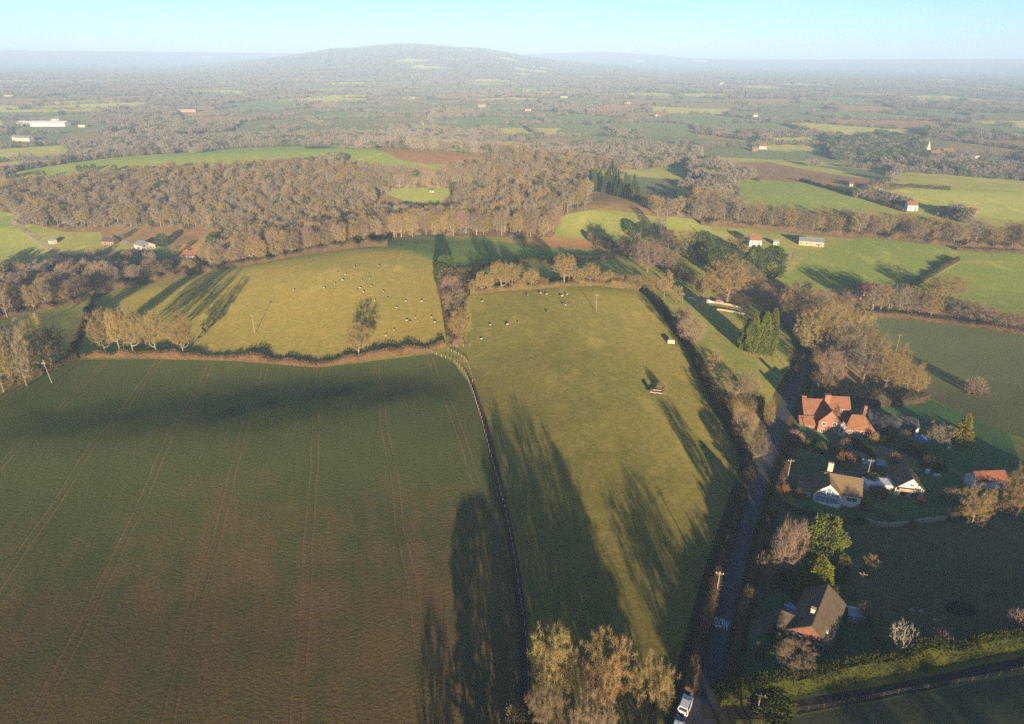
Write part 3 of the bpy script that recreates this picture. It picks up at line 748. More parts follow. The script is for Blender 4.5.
def hedge(name, pts, width, height, mat, label, dens=60, leaf=(.35, .2), twig=False, cat='hedge', group=None, world=False, uneven=.25, core=True, seed=1, taper=.8):
    """a hedge along pixel points: an uneven leafy body over a rough dark core, following the ground"""
    rs = np.random.RandomState(seed + int(abs(pts[0][0]) * 3))
    P = smooth_path([Vector(p if world else G(*p)) for p in pts], 5)
    P = np.array([(p.x, p.y) for p in P]); seg = np.linalg.norm(np.diff(P, axis=0), axis=1); L = seg.sum(); cum = np.concatenate([[0], np.cumsum(seg)])
    def at(s):
        return np.column_stack([np.interp(s, cum, P[:, 0]), np.interp(s, cum, P[:, 1])])
    ks = np.arange(0, L + 2, 2.0); hv = 1 + uneven * (np.convolve(rs.normal(size=len(ks) + 4), np.ones(3) / 2, 'same')[2:-2])
    hv = np.clip(hv, .45, 1.7)
    n = int(L * dens); s = rs.uniform(0, L, n); p = at(s); d = _unit(at(np.minimum(s + .5, L)) - at(np.maximum(s - .5, 0)))
    nn = np.column_stack([-d[:, 1], d[:, 0]])
    h = height * np.interp(s, ks, hv); wv = width * (1 + .25 * np.interp(s, ks, np.roll(hv, 3) - 1))
    a = rs.uniform(-.15, math.pi + .15, n); q = rs.uniform(.72, 1.08, n)
    ca, sa = np.cos(a), np.sin(a)
    k = 1 / np.maximum(np.abs(ca), np.abs(sa)) ** .75
    off = ca * k * q * wv / 2; up = np.clip(sa * k * q, 0, 1.25) * h
    off *= 1 - (1 - taper) * np.clip(up / h, 0, 1)
    xy = p + nn * off[:, None]
    z = zf(xy[:, 0], xy[:, 1])
    PP = np.column_stack([xy, z + up])
    D = _unit(np.column_stack([nn * ca[:, None], sa]) + rs.normal(size=(n, 3)) * .7)
    mb = MB()
    blades(mb, PP, D, leaf[0] * rs.uniform(.6, 1.4, n), leaf[1] * rs.uniform(.6, 1.4, n), rs, twig)
    if core:
        m = max(3, int(L / 1.5)); cs = np.linspace(0, L, m); c = at(cs); cd_ = _unit(at(np.minimum(cs + .5, L)) - at(np.maximum(cs - .5, 0))); cn = np.column_stack([-cd_[:, 1], cd_[:, 0]])
        ch = height * np.interp(cs, ks, hv) * .86
        prof = [(-.46, -.3), (-.44, .55), (-.26, .96), (0, 1.0), (.26, .96), (.44, .55), (.46, -.3)]
        rows = []
        for (o_, u_) in prof:
            q2 = c + cn * (o_ * width * (1 + rs.normal(size=m) * .07))[:, None]
            rows.append(np.column_stack([q2, zf(q2[:, 0], q2[:, 1]) + (ch * u_ if u_ > 0 else -.3) * (1 + rs.normal(size=m) * .05)]))
        v = np.stack(rows, 1).reshape(-1, 3); f = []; w_ = len(prof)
        for i in range(m - 1):
            for j in range(w_ - 1): f.append((i * w_ + j, i * w_ + j + 1, (i + 1) * w_ + j + 1, (i + 1) * w_ + j))
        f.append(tuple(range(w_))[::-1]); f.append(tuple((m - 1) * w_ + j for j in range(w_)))
        mb.add(v, f)
    o = mb.build(name, mat)
    return tag(o, label, cat, group)
# ---------------------------------------------------------------- trees that can be told apart
GB = 'golden oaks at the foot of the pasture'
T(553,706,629,53,'domeoak','tall golden oak with a rounded head at the pasture foot, nearest the long fence',GB,0)
T(546,752,682,50,'brown','brown bare tree low in front of the tall rounded golden oak',GB,1)
T(603,718,642,59,'domeoak','middle golden bare oak of the clump at the foot of the pasture',GB,1)
T(645,732,658,51,'domeoak','broad golden bare oak closest to the white car on the lane',GB,2)
T(592,775,694,54,'brown','shaded bare tree between two golden oaks at the bottom edge',GB,0)
S(512,726,698,26,'brown','small greyish bush at the end of the long fence')
S(531,724,706,14,'green','small green bush between the greyish bush and the golden oaks')
GR = 'row of oaks on the golden field hedge'
for px, top, w, v, lb in ((106,311,28,1,'westernmost of the oaks in the row standing on the golden field hedge'),(121,307,24,2,'slender second oak from the west end of the row on the golden hedge'),
 (134,304,32,0,'tallest and widest oak of the row on the golden field hedge'),(157,310,24,3,'narrow straight oak with gaps both sides on the golden hedge'),(184,316,32,1,'round short oak standing alone at the east end of the hedge row')):
    T(px,355,top,w*.98,'rowoak',lb,GR,v)
T(359,357,325,32,'rowoak','single round oak on the golden hedge, its long shadow up the sheep pasture')
GL = 'tree clump in the corner of the ploughed field'
for px, py, top, w, k, lb in ((4,392,330,36,'oak','large golden tree cut by the left edge above the field corner'),(27,386,325,34,'brown','brown bare tree in the corner clump beside the leaning pole'),(46,372,314,34,'oak','golden tree with the highest top in the corner clump by the pole'),
 (60,360,322,24,'brown','brown tree at the right end of the corner clump, by the small dark hedge'),(14,352,318,28,'grey','grey bare tree behind the corner clump at the left edge'),(-12,360,318,40,'oak','golden tree mostly cut off by the left edge'),(-45,372,322,44,'brown','tree beyond the left edge beside the corner clump'),(-80,368,320,44,'brown','second tree beyond the left edge beside the corner clump')):
    T(px,py,top,w,k,lb,GL)
GD = 'trees down the hedge between the two pastures'
for px, py, top, w, k, lb in ((446,280,256,20,'evergreen','dark ivy covered tree at the top of the hedge between the two pastures'),(449,291,266,24,'brown','pinkish brown tree just below the dark ivy covered tree'),(453,305,272,28,'pink','pinkish tree in the middle of the line between the two pastures'),
 (456,322,287,30,'brown','brown spreading tree second from the lower end of the line between the pastures'),(462,344,307,30,'oak','golden round oak at the lower end of the line between pastures, by the fence corner'),(442,286,264,16,'evergreen','second dark ivy tree beside the valley meadow')):
    T(px,py,top,w,k,lb,GD)
GT = 'row of small trees along the top of the middle pasture'
row = [(q[0], q[1], q[2], q[3], 'rowoak' if q[4] == 'oak' else q[4]) for q in [(474,294,278,14,'slim'),(482,293,273,15,'oak'),(490,292,272,13,'slim'),(501,291,260,24,'oak'),(512,290,261,22,'oak'),(522,289,277,12,'slim'),(531,289,268,20,'oak'),(544,287,276,12,'slim'),(564,286,252,30,'oak'),(578,286,266,16,'slim'),(590,286,262,22,'oak'),(600,286,274,14,'slim'),(608,285,270,17,'oak'),(618,286,272,14,'slim'),(632,289,274,18,'oak'),(641,291,275,16,'oak'),(652,294,278,14,'slim'),(664,298,272,20,'oak'),(676,302,284,14,'slim')]]
lbs = ['thin sapling at the west end of the row above the middle pasture','small oak next to the westernmost sapling above the middle pasture','thin sapling between two small oaks in the row above the middle pasture','wide pale trunked oak near the west end of the row above the pasture','oak leaning against the wide pale trunked oak in the pasture row','low bush-like tree right of the paired oaks in the pasture row','round golden tree alone between two low saplings in the pasture row','low sapling left of the tallest oak above the pasture','tallest oak of the row along the top of the middle pasture','thin tree touching the tallest oak of the pasture row','oak with an open crown right of the tallest oak','low sapling between two oaks above the tall pasture pole','small round oak right above the tall pasture pole','thin tree at the edge of the long shadow at the top of the pasture','oak at the eastern corner of the middle pasture','oak beside the corner oak at the head of the thick hedge','small sapling on the thick hedge just below the corner oaks','golden tree on the thick hedge behind the parked white cars','sapling close to the short pole behind the thick hedge']
for (px, py, top, w, k), lb in zip(row, lbs): T(px,py,top,w,k,lb,GT)
# beside the lane and the cottages
T(806,352,312,36,'oak','golden bare tree at the bend of the lane'); T(829,388,346,34,'pink','large reddish bare tree beside the lane, above the red brick house')
for px, py, top, w, k, lb in ((790,322,290,30,'oak','golden tree at the north end of the lane belt'),(812,332,286,34,'grey','grey bare tree in the northern part of the lane belt'),(836,322,288,30,'brown','brown tree left of the red roofed farm in the belt'),(826,345,300,36,'oak','tall golden tree in the middle of the lane belt'),
 (850,352,306,36,'oak','golden tree in the lane belt next to the drilled field'),(842,372,322,36,'grey','grey tree in the lane belt below the tall golden one'),(868,366,326,34,'brown','brown tree at the field edge of the lane belt'),(862,385,340,40,'grey','grey tree behind the large reddish tree'),
 (884,392,346,46,'oak','broad golden tree at the lower end of the lane belt'),(905,394,360,34,'oak','smaller golden tree beside the broad one above the brick house garden'),(918,393,372,20,'slim','low yellowish tree at the tip of the lane belt by the drilled field'),(800,300,278,26,'brown','brown tree at the top of the lane belt behind the dark hollow'),
 (775,306,282,26,'brown','brown tree above the dark lane hollow')):
    T(px,py,top,w,k,lb,'bare trees of the belt along the lane')
T(727,302,258,52,'oak','large spreading golden oak behind the parked white cars'); T(703,298,272,28,'oak','smaller golden oak left of the large spreading oak'); T(752,297,268,26,'brown','brown tree right of the large spreading oak')
T(686,258,228,42,'oak','rounded tan oak in front of the dark evergreens near the knoll'); T(668,250,226,24,'pink','reddish tree on the meadow corner beside the rounded tan oak')
T(647,272,236,36,'pink','purple brown bare tree at the end of the long olive meadow'); T(630,258,230,28,'brown','dark brown tree left of the purple brown one'); T(668,272,246,30,'brown','brown tree below the rounded tan oak')
T(660,238,206,16,'grey','lone thin tree on the edge of the bright green meadow')
T(702,262,232,20,'evergreen','dark evergreen tree right of the rounded tan oak'); T(714,274,246,19,'evergreen','dark evergreen tree below the other evergreens near the knoll'); T(640,240,222,18,'evergreen','dark evergreen at the corner of the knoll meadow')
T(752,276,246,20,'holly','olive evergreen tree just below the white house on the hill'); T(770,277,247,28,'holly','wider olive evergreen below the garage of the white house'); T(728,272,250,20,'holly','olive evergreen left of the white house garden')
T(735,258,234,24,'brown','brown tree left of the white house on the hill'); T(786,268,250,18,'brown','brown tree between the garage and the green hillside field'); T(742,290,262,26,'brown','brown tree below the olive evergreens')
GC = 'tall cypresses in the clump beside the lane'
for px, py, top, w, lb in ((744,350,319,13,'shortest cypress on the west side of the clump'),(750,354,314,13,'cypress second from the west side of the clump'),(757,352,312,13,'cypress in the middle of the clump, behind the others'),(761,356,313,13,'cypress in the middle front of the clump'),(768,357,309,13,'tallest cypress with a sharp tip at the east side of the clump')):
    T(px,py,top,w,'cypress',lb,GC)
GS = 'bare bushes along the thick pasture hedge'
T(690,345,316,36,'pink','purple brown bare tree above the white trailer on the pasture hedge',GS); T(683,328,304,26,'pink','purple bare tree near the short pole on the pasture hedge',GS); T(735,402,370,42,'brown','tan bare thicket tree below the cypress clump',GS); T(748,399,374,26,'brown','tan thicket tree closest to the lane below the cypress clump',GS)
T(742,440,408,32,'pink','reddish bare tree on the hedge opposite the red brick house',GS); T(752,462,430,30,'brown','brown bare tree at the lane end of the pasture hedge',GS); T(712,376,350,22,'slim','small greenish tree on the pasture hedge',GS)
S(661,391,381,16,'gold','golden bush behind the old wooden trailer in the pasture')
S(725,412,396,24,'rust','rust coloured brambles under the tan thicket'); S(748,478,462,18,'gold','golden scrub beside the lane below the reddish tree'); S(768,420,396,14,'gold','low golden scrub on the lane verge')
T(782,580,512,42,'pink','pink twigged birch beside the lane above the brown roofed house'); T(766,580,556,26,'oak','small golden tree at the foot of the pink birch'); T(819,566,518,38,'cedar','spreading olive cedar behind the brown roofed house')
T(786,588,572,18,'holly','small olive evergreen under the pink birch')
T(813,597,558,34,'lime','bright yellow green conical conifer above the brown roofed house'); T(829,612,586,18,'fir','small dark fir at the corner of the brown roofed house'); T(839,580,556,17,'cedar','smaller olive cedar behind the bright conifer')
T(868,578,556,22,'slim','small round golden tree alone in the rough paddock'); T(897,656,622,28,'dead','white skeleton of a dead tree beside the clipped hedge')
T(971,526,487,37,'oak','round pale golden oak at the end of the garden wall'); T(1016,518,472,52,'oak','large golden oak cut by the right edge below the red roofed shed'); T(960,444,415,22,'goldpine','feathery yellow pine in the shaded grass behind the cottages')
T(936,452,424,26,'grey','thin grey bare tree left of the feathery yellow pine'); T(945,300,276,50,'oak','broad golden tree in the hedge below the green fields'); T(1004,582,570,14,'slim','tiny pale tree at the far side of the rough paddock')
T(790,672,645,48,'brown','brown bare thicket tree in front of the brick gable'); S(936,648,628,34,'pink','pinkish bush on the uphill side of the clipped hedge'); S(1017,632,616,26,'pink','pinkish bush at the right edge above the clipped hedge')
S(863,622,600,22,'pink','pinkish bare bush beside the small pale shed'); S(760,655,640,14,'gold','small pale bush on the lawn of the brown roofed house'); S(748,600,586,20,'gold','golden hedge bush on the lane verge by the lawn')
S(793,640,628,44,'dark','large dark round bush on the lawn of the brown roofed house'); S(775,712,702,40,'green','green bush at the junction of lane and side lane')
for px, py, top, w, k, lb in ((905,450,436,18,'lime','yellow shrub in front of the white garden annex'),(893,440,428,14,'lime','bright yellow shrub before the slate barn'),(884,444,434,12,'green','green shrub between barn and hipped cottage'),(873,442,431,12,'gold','golden shrub at the corner of the hipped cottage'),(902,445,432,12,'pink','purple shrub beside the bright yellow shrub'),(915,455,444,18,'green','green shrub below the blue tarpaulin'),(927,468,454,20,'gold','round golden shrub above the white gabled bungalow'),
 (796,440,428,20,'pink','pale pink bush on the verge by the brick house gate'),(845,450,440,12,'pink','mauve shrub at the end of the clipped garden hedge'),(893,462,452,16,'gold','golden shrub behind the two garden sheds'),(843,465,452,22,'rust','rust coloured leaning shrub beside the garden sheds'),(861,508,496,16,'lime','yellow green shrub at the corner of the white house wall'),(880,496,484,22,'rust','orange shrub in front of the white flat extension'),(868,486,474,18,'green','green shrub between the white house and the bungalow'),
 (884,518,508,10,'gold','small golden shrub on the garden wall lawn'),(913,527,518,14,'gold','golden shrub at the foot of the garden wall'),(922,504,494,12,'rust','rust shrub at the corner of the white gabled bungalow'),(797,497,488,12,'rust','rust coloured shrub beside the lane hedge at the white house'),(785,494,484,12,'rust','rust shrub on the verge left of the white house'),(938,470,458,16,'dark','dark shrub behind the white garden bench'),(820,452,440,14,'dark','dark shrub in front of the brick gable'),(852,446,436,18,'dark','dark shrub below the hipped cottage'),
 (950,500,488,20,'brown','brown bush near the round pale oak'),(1000,512,498,26,'brown','brown bush between the two golden oaks at the right edge'),(975,392,380,20,'pink','pinkish bush on the shaded edge of the drilled field'),(880,556,548,9,'gold','tiny pale bush beside the small round golden tree')):
    S(px,py,top,w,k,lb)
GE = 'bare trees in the hedge along the green fields'
for i, (px, py, top, w, k) in enumerate(((872,312,283,20,'wood'),(880,312,280,18,'woodgold'),(888,312,282,18,'grey'),(898,314,284,20,'grey'),(907,314,286,20,'brown'),(918,316,288,22,'brown'),(930,318,288,26,'oak'),(958,318,296,24,'brown'),(972,322,300,22,'brown'),(986,325,306,24,'grey'),(1002,328,310,24,'brown'),(1018,331,312,24,'brown'),(1032,333,312,24,'grey'))):
    T(px,py,top,w,k,'bare tree in the hedge between the drilled field and the green fields',GE)
GX = 'bare trees of the belt across the valley side'
rs_ = random.Random(3)
def on_line(line, px):
    return float(np.interp(px, [a for a, b in line], [b for a, b in line]))
BELT = [(712,222),(760,226),(800,230),(860,234),(900,237),(950,243),(1060,250)]
for k in range(44):
    px = 700 + k * 7.9 + rs_.uniform(-2, 2); py = on_line(BELT, px) + rs_.uniform(-3, 2)
    T(px, py, py - rs_.uniform(19, 27), rs_.uniform(17, 25), rs_.choice(['oak', 'brown', 'oak', 'wood', 'grey']), 'bare tree in the long belt between the brick house and the right edge', GX)
GV = 'trees in the valley bottom below the farm'
VAL = [(-20,292),(40,290),(90,286),(140,279),(200,268)]
for k in range(40):
    px = -14 + k * 5.6 + rs_.uniform(-3, 3); py = on_line(VAL, px) + rs_.uniform(-15, 4)
    T(px, py, max(py - rs_.uniform(17, 29), rs_.uniform(254, 266)), rs_.uniform(16, 28), rs_.choice(['oak', 'brown', 'brown', 'grey', 'pink']), 'bare tree in the shaded valley bottom below the farm', GV)
GF = 'dark firs of the small plantation'
for k in range(26):
    px = 581 + k * 2.35 + rs_.uniform(-2, 2); py = on_line([(578,192),(605,190),(640,199)], px) + rs_.uniform(-5, 4)
    T(px, py, py - rs_.uniform(15, 21), rs_.uniform(7, 10), 'fir', 'dark fir in the small plantation beside the pale field', GF)
for px, py, top, w, k, lb in ((128,264,249,15,'oak','golden tree between the low farm house and the grey barn'),(152,266,250,15,'brown','brown tree in front of the grey roofed barn'),(176,256,243,12,'brown','brown tree left of the white farm house'),(207,264,240,18,'oak','golden tree right of the white farm house'),(92,262,248,14,'oak','golden tree beside the end of the farm track'),(163,246,234,14,'holly','dark evergreen behind the grey roofed barn'),(122,240,230,12,'brown','brown tree behind the low farm house')):
    T(px,py,top,w,k,lb)
GK = 'small dark trees dotted along the lower edge of the ridge field'
for px, py in ((80,172),(87,172),(94,171),(115,172),(128,173),(140,173),(148,173),(156,173),(166,174),(178,174),(185,174),(205,172),(221,171),(235,170),(248,168),(262,168)):
    T(px, py, py - 7, 6, 'holly', 'small dark tree on the lower edge of the ridge field', GK)
for px, py, lb in ((60,305,'low dark bush at the left end of the corner meadow'),):
    S(px, py, py - 8, 12, 'dark', lb)
# out of the frame, behind the viewer: the trees whose long shadows fall into the picture
for x, y, H, Wd, k in ((1,60,11,13,'evergreen'),(22,58,11,10,'evergreen'),(36,64,13,9,'brown'),(-9,52,8,6,'brown'),(24,64,13,11,'oak'),(42,58,14,11,'oak'),(14,52,12,9,'brown')):
    tree_world(k, x, y, H, Wd, 'tree of the clump beyond the lower end of the pasture', 'trees behind the lower end of the pasture')
for i, (x, y) in enumerate(((66,20),(80,24),(95,18),(112,26),(128,20),(150,28),(172,22))):
    tree_world('brown' if i % 2 else 'oak', x, y, 11, 11, 'bare tree on the hill crest behind the side lane, out of view', 'trees on the crest behind the side lane')

# ---------------------------------------------------------------- the big wood
def owner(X, Y):
    o = np.full(X.shape, -1)
    for fi, (nm, mt, lb, poly) in enumerate(FIELDS): o[inside(X, Y, poly)] = fi
    return o
def to_px(X, Y, Z):
    d = np.stack([X, Y, Z], -1) - CAM; w = d @ _f
    return CX + F * (d @ _r) / w, CY - F * (d @ _u) / w
wr = np.random.RandomState(77)
gx, gy = np.meshgrid(np.arange(-640, 500, 7.2), np.arange(330, 1130, 7.2))
wx = gx.ravel() + wr.uniform(-3, 3, gx.size); wy = gy.ravel() + wr.uniform(-3, 3, gx.size)
ow = owner(wx, wy); wood_ids = [i for i, f in enumerate(FIELDS) if f[1] == 'wood_floor']
sel = np.isin(ow, wood_ids); wx, wy = wx[sel], wy[sel]
wz = zf(wx, wy); ppx, ppy = to_px(wx, wy, wz)
sel = (ppx > -40) & (ppx < 1064) & ~((ppx > 690) & (ppy > 210)); wx, wy, wz, ppx, ppy = wx[sel], wy[sel], wz[sel], ppx[sel], ppy[sel]
# keep the farm and its garden open
clear = ((ppx > 96) & (ppx < 206) & (ppy > 236) & (ppy < 268)); 
clear |= (ppx < 210) & (ppy > 228) & (ppy < 280)
clear |= (ppx > 374) & (ppx < 457) & (ppy > 196) & (ppy < 222)
clear |= (ppx > 588) & (ppx < 690) & (ppy > 176) & (ppy < 214)
wx, wy, wz, ppx, ppy = wx[~clear], wy[~clear], wz[~clear], ppx[~clear], ppy[~clear]
order = np.argsort(np.hypot(wx, wy)); wx, wy, wz, ppx, ppy = wx[order], wy[order], wz[order], ppx[order], ppy[order]
ntree = 280
for i in range(min(ntree, len(wx))):
    k = ['wood', 'woodgold', 'woodgold', 'wood', 'woodpink'][wr.randint(5)]
    west = ppx[i] < 210
    tree_world(k, wx[i], wy[i], wr.uniform(10, 19.5), wr.uniform(7, 12.5),
        'tall bare tree in the western part of the big brown wood' if west else 'tall bare tree at the near edge of the big wood behind the pastures', 'trees along the near edge of the big wood')
rest = slice(min(ntree, len(wx)), None)

def proto(name, tk, cr, mats):
    mb = MB(); mb.add(np.concatenate(tk.v), tk.f); mb.cur = 1
    mb.add(np.concatenate(cr.v), cr.f)
    return bpy.data.objects.new(name, mb.mesh(name, mats))
def scatter(name, protos, P, var, scl, rot, label):
    """ONE object: copies of the protos on points, by geometry nodes"""
    me = bpy.data.meshes.new(name); me.from_pydata(np.asarray(P).tolist(), [], [])
    a = me.attributes.new('variant', 'INT', 'POINT'); a.data.foreach_set('value', np.asarray(var, np.int32))
    a = me.attributes.new('size', 'FLOAT_VECTOR', 'POINT'); a.data.foreach_set('vector', np.asarray(scl, np.float32).ravel())
    a = me.attributes.new('turn', 'FLOAT_VECTOR', 'POINT'); a.data.foreach_set('vector', np.column_stack([np.zeros(len(rot)), np.zeros(len(rot)), rot]).astype(np.float32).ravel())
    ob = bpy.data.objects.new(name, me); COL.objects.link(ob); ob['label'] = label; ob['kind'] = 'stuff'
    ng = bpy.data.node_groups.new(name + '_nodes', 'GeometryNodeTree')
    ng.interface.new_socket('Geometry', in_out='INPUT', socket_type='NodeSocketGeometry'); ng.interface.new_socket('Geometry', in_out='OUTPUT', socket_type='NodeSocketGeometry')
    gi, go = ng.nodes.new('NodeGroupInput'), ng.nodes.new('NodeGroupOutput'); jn = ng.nodes.new('GeometryNodeJoinGeometry')
    def attr(nm, ty):
        q = ng.nodes.new('GeometryNodeInputNamedAttribute'); q.data_type = ty; q.inputs[0].default_value = nm; return q.outputs[0]
    av, asz, atn = attr('variant', 'INT'), attr('size', 'FLOAT_VECTOR'), attr('turn', 'FLOAT_VECTOR')
    for k, p in enumerate(protos):
        oi = ng.nodes.new('GeometryNodeObjectInfo'); oi.inputs['Object'].default_value = p; oi.inputs['As Instance'].default_value = True
        cm = ng.nodes.new('FunctionNodeCompare'); cm.data_type = 'INT'; cm.operation = 'EQUAL'
        ng.links.new(av, cm.inputs[2]); cm.inputs[3].default_value = k
        ip = ng.nodes.new('GeometryNodeInstanceOnPoints')
        ng.links.new(gi.outputs[0], ip.inputs['Points']); ng.links.new(cm.outputs[0], ip.inputs['Selection']); ng.links.new(oi.outputs['Geometry'], ip.inputs['Instance'])
        ng.links.new(atn, ip.inputs['Rotation']); ng.links.new(asz, ip.inputs['Scale'])
        ng.links.new(ip.outputs[0], jn.inputs[0])
    ng.links.new(jn.outputs[0], go.inputs[0])
    md = ob.modifiers.new('scatter', 'NODES'); md.node_group = ng
    return ob
PW = []
for s in range(4):
    tk, cr = bare_tree(150 + s, 16, 4.6, .25, 90, 13, 1.9, .13, .55); PW.append(proto('wood_copy', tk, cr, ['bark_pale', ['twig_brown', 'twig_gold', 'twig_brown', 'twig_grey'][s]]))
tk, cr = conifer(160, 14, 3.8, 700, 1.2, .7, 'round'); PW.append(proto('wood_copy', tk, cr, ['bark', 'needle_dark']))
n_ = len(wx[rest])
sc_ = np.column_stack([wr.uniform(.7, 1.35, n_)] * 2 + [wr.uniform(.6, 1.2, n_)])
vv = wr.randint(0, 4, n_); vv[wr.uniform(size=n_) < .045] = 4
scatter('woodland', PW, np.column_stack([wx[rest], wy[rest], wz[rest] - .3]), vv, sc_, wr.uniform(0, 6.28, n_), 'brown bare woodland filling the valley side beyond the sheep pasture')

ug = wr.randint(0, len(wx), 4200)
ux, uy = wx[ug] + wr.uniform(-4, 4, len(ug)), wy[ug] + wr.uniform(-4, 4, len(ug)); uk = np.isin(owner(ux, uy), wood_ids); ux, uy = ux[uk], uy[uk]
US = [bpy.data.objects.new('bush_copy', shrub(260 + s, 3.2, 2.4, 260, 1.4, .16).mesh('bush_copy', ['twig_brown', 'hedge_twig', 'twig_grey'][s])) for s in range(3)]
us = np.column_stack([wr.uniform(.8, 1.7, len(ux))] * 2 + [wr.uniform(.8, 1.8, len(ux))])
scatter('undergrowth', US, np.column_stack([ux, uy, zf(ux, uy) - .2]), wr.randint(0, 3, len(ux)), us, wr.uniform(0, 6.28, len(ux)), 'brown undergrowth between the trunks of the big wood')

# far hedgerows and woods of the plain
def far_trees():
    rs = np.random.RandomState(8)
    q = .0042
    rr = np.exp(np.arange(math.log(700), math.log(9800), q)); th = np.arange(-.68, .68, q)
    r, t = np.meshgrid(rr, th); r = r.ravel() * (1 + rs.uniform(-q, q, r.size) * .5); t = t.ravel() + rs.uniform(-q, q, t.size) * .5
    X, Y = r * np.sin(t), r * np.cos(t)
    k, dd, ang, hit, px, py = far_class(X, Y)
    near = r < R0
    o = np.full(X.shape, -1); ii = np.nonzero(near)[0]; o[ii] = owner(X[ii], Y[ii])
    edge = (dd < np.maximum(6, .0042 * r)) & (_noise2(X, Y, 170, 5) > -.28)
    wood = (k == 5) & (rs.uniform(size=X.shape) < .8)
    # belts read off the photograph: behind the ridge field, the plantation by the church, the woods of the middle distance
    bl = np.zeros(X.shape, bool)
    for poly in ([(60,147),(180,141),(300,136),(345,134),(440,141),(520,150),(540,156),(500,156),(400,149),(340,145),(250,147),(100,159)],
      [(828,150),(880,134),(925,142),(925,152),(890,162),(835,160)], [(90,118),(120,108),(175,110),(180,121),(130,126),(92,124)], [(120,136),(180,124),(205,132),(170,142),(110,150)],
      [(520,150),(620,146),(700,152),(700,162),(640,170),(560,166)], [(690,160),(760,176),(720,190),(690,180)]):
        bl |= inside(px, py, poly)
    keep = np.where(near & (o >= 0), False, (edge & ~bl) | wood | (bl & (rs.uniform(size=X.shape) < .8)))
    keep &= ~(hit & ~edge & ~bl & (k != 5))
    X, Y, r, k, bl = X[keep], Y[keep], r[keep], k[keep], bl[keep]
    n = len(X); Z = zf(X, Y)
    s = rs.uniform(.55, 1.1, n) * np.where(r > 2500, 1.1, 1) * np.where(bl, 1.05, .9)
    sz = np.column_stack([s * rs.uniform(.9, 1.4, n), s * rs.uniform(.9, 1.4, n), s * rs.uniform(.7, 1.1, n)])
    var = rs.randint(0, 3, n); pxx, pyy = to_px(X, Y, Z)
    var[rs.uniform(size=n) < .10] = 3
    dk = (pxx > 820) & (pxx < 930) & (pyy > 130) & (pyy < 165) & (rs.uniform(size=n) < .5); var[dk] = 3
    PF = []
    for i in range(3):
        tk, cr = bare_tree(170 + i, 13, 5.6, .1, 26, 12, 3.0, .42, .5); PF.append(proto('far_copy', tk, cr, ['bark', ['twig_far', 'twig_grey', 'twig_far'][i]]))
    tk, cr = conifer(180, 12, 5, 260, 2.2, 1.1, 'round'); PF.append(proto('far_copy', tk, cr, ['bark', 'needle_dark']))
    scatter('distant_woods', PF, np.column_stack([X, Y, Z - .4]), var, sz, rs.uniform(0, 6.28, n), 'far hedgerow trees and woods spread over the hazy plain')
    print('far trees', n, 'wood rest', n_)
far_trees()
# ---------------------------------------------------------------- building materials
def plain(name, c1, c2, rough=.8, scale=1.2, bump=0, metal=0, spec=.25):
    n = NT(name); col = n.mix(n.smooth(n.noise(scale, 4, .6), .32, .68), c1, c2)
    M[name] = n.done(n.principled(col, rough, metal, n.bump(n.noise(6, 2), bump) if bump else None, spec))
def tiles(name, c1, c2, c3, rows=.3):
    n = NT(name)
    col = n.mix(n.smooth(n.noise(.7, 4, .65), .3, .7), c1, c2); col = n.mix(n.math('MULTIPLY', n.smooth(n.noise(2.2, 4, .75), .48, .66), .85), col, c3)
    col = n.mix(n.math('MULTIPLY', n.smooth(n.noise(.45, 4, .7), .56, .7), .5), col, (.12, .115, .06))
    sp = n.n('ShaderNodeSeparateXYZ'); n.l(n.pos, sp.inputs[0])
    st = n.math('FRACT', n.math('DIVIDE', sp.outputs[2], rows))
    M[name] = n.done(n.principled(col, .85, normal=n.bump(st, .04), spec=.2))
def bricks(name, c1, c2, c3):
    n = NT(name); tc = n.n('ShaderNodeTexCoord').outputs['Object']
    col = n.mix(n.smooth(n.noise(1.1, 4, .6), .35, .65), c1, c2); col = n.mix(n.math('MULTIPLY', n.smooth(n.noise(5, 2, .7), .5, .65), .6), col, c3)
    sp = n.n('ShaderNodeSeparateXYZ'); n.l(n.pos, sp.inputs[0])
    st = n.smooth(n.math('FRACT', n.math('DIVIDE', sp.outputs[2], .15)), .0, .2)
    M[name] = n.done(n.principled(n.mix(n.math('MULTIPLY', n.math('SUBTRACT', 1.0, st), .35), col, (.3, .26, .22)), .85, spec=.2))
bricks('brick_red', (.21,.1,.07), (.25,.125,.085), (.16,.08,.06)); bricks('brick_brown', (.16,.07,.045), (.2,.09,.06), (.13,.06,.045))
tiles('tile_orange', (.18,.082,.052), (.23,.105,.062), (.11,.06,.045)); tiles('tile_rust', (.2,.095,.05), (.25,.12,.065), (.15,.085,.05))
tiles('tile_brown', (.13,.095,.06), (.165,.12,.075), (.10,.08,.05)); tiles('tile_dark', (.085,.065,.045), (.11,.085,.055), (.065,.052,.038)); tiles('tile_red', (.15,.06,.04), (.19,.075,.05), (.11,.05,.04))
tiles('slate', (.05,.055,.065), (.075,.08,.09), (.04,.045,.05))
plain('render_white', (.56,.53,.49), (.66,.63,.58)); plain('white_wood', (.62,.6,.57), (.7,.68,.65), .5)
plain('cream', (.45,.38,.28), (.52,.44,.33)); plain('stone', (.24,.19,.14), (.32,.26,.19), scale=2.5, bump=.05)
plain('sheet_metal', (.22,.25,.28), (.3,.33,.36), .45, metal=.3, spec=.5); plain('dark_wood', (.05,.035,.025), (.075,.055,.04), scale=3)
plain('grey_wood', (.24,.2,.16), (.33,.28,.22), scale=3); plain('pole_wood', (.2,.165,.12), (.26,.215,.16), scale=2); plain('tan_wood', (.38,.27,.16), (.46,.34,.21), scale=3)
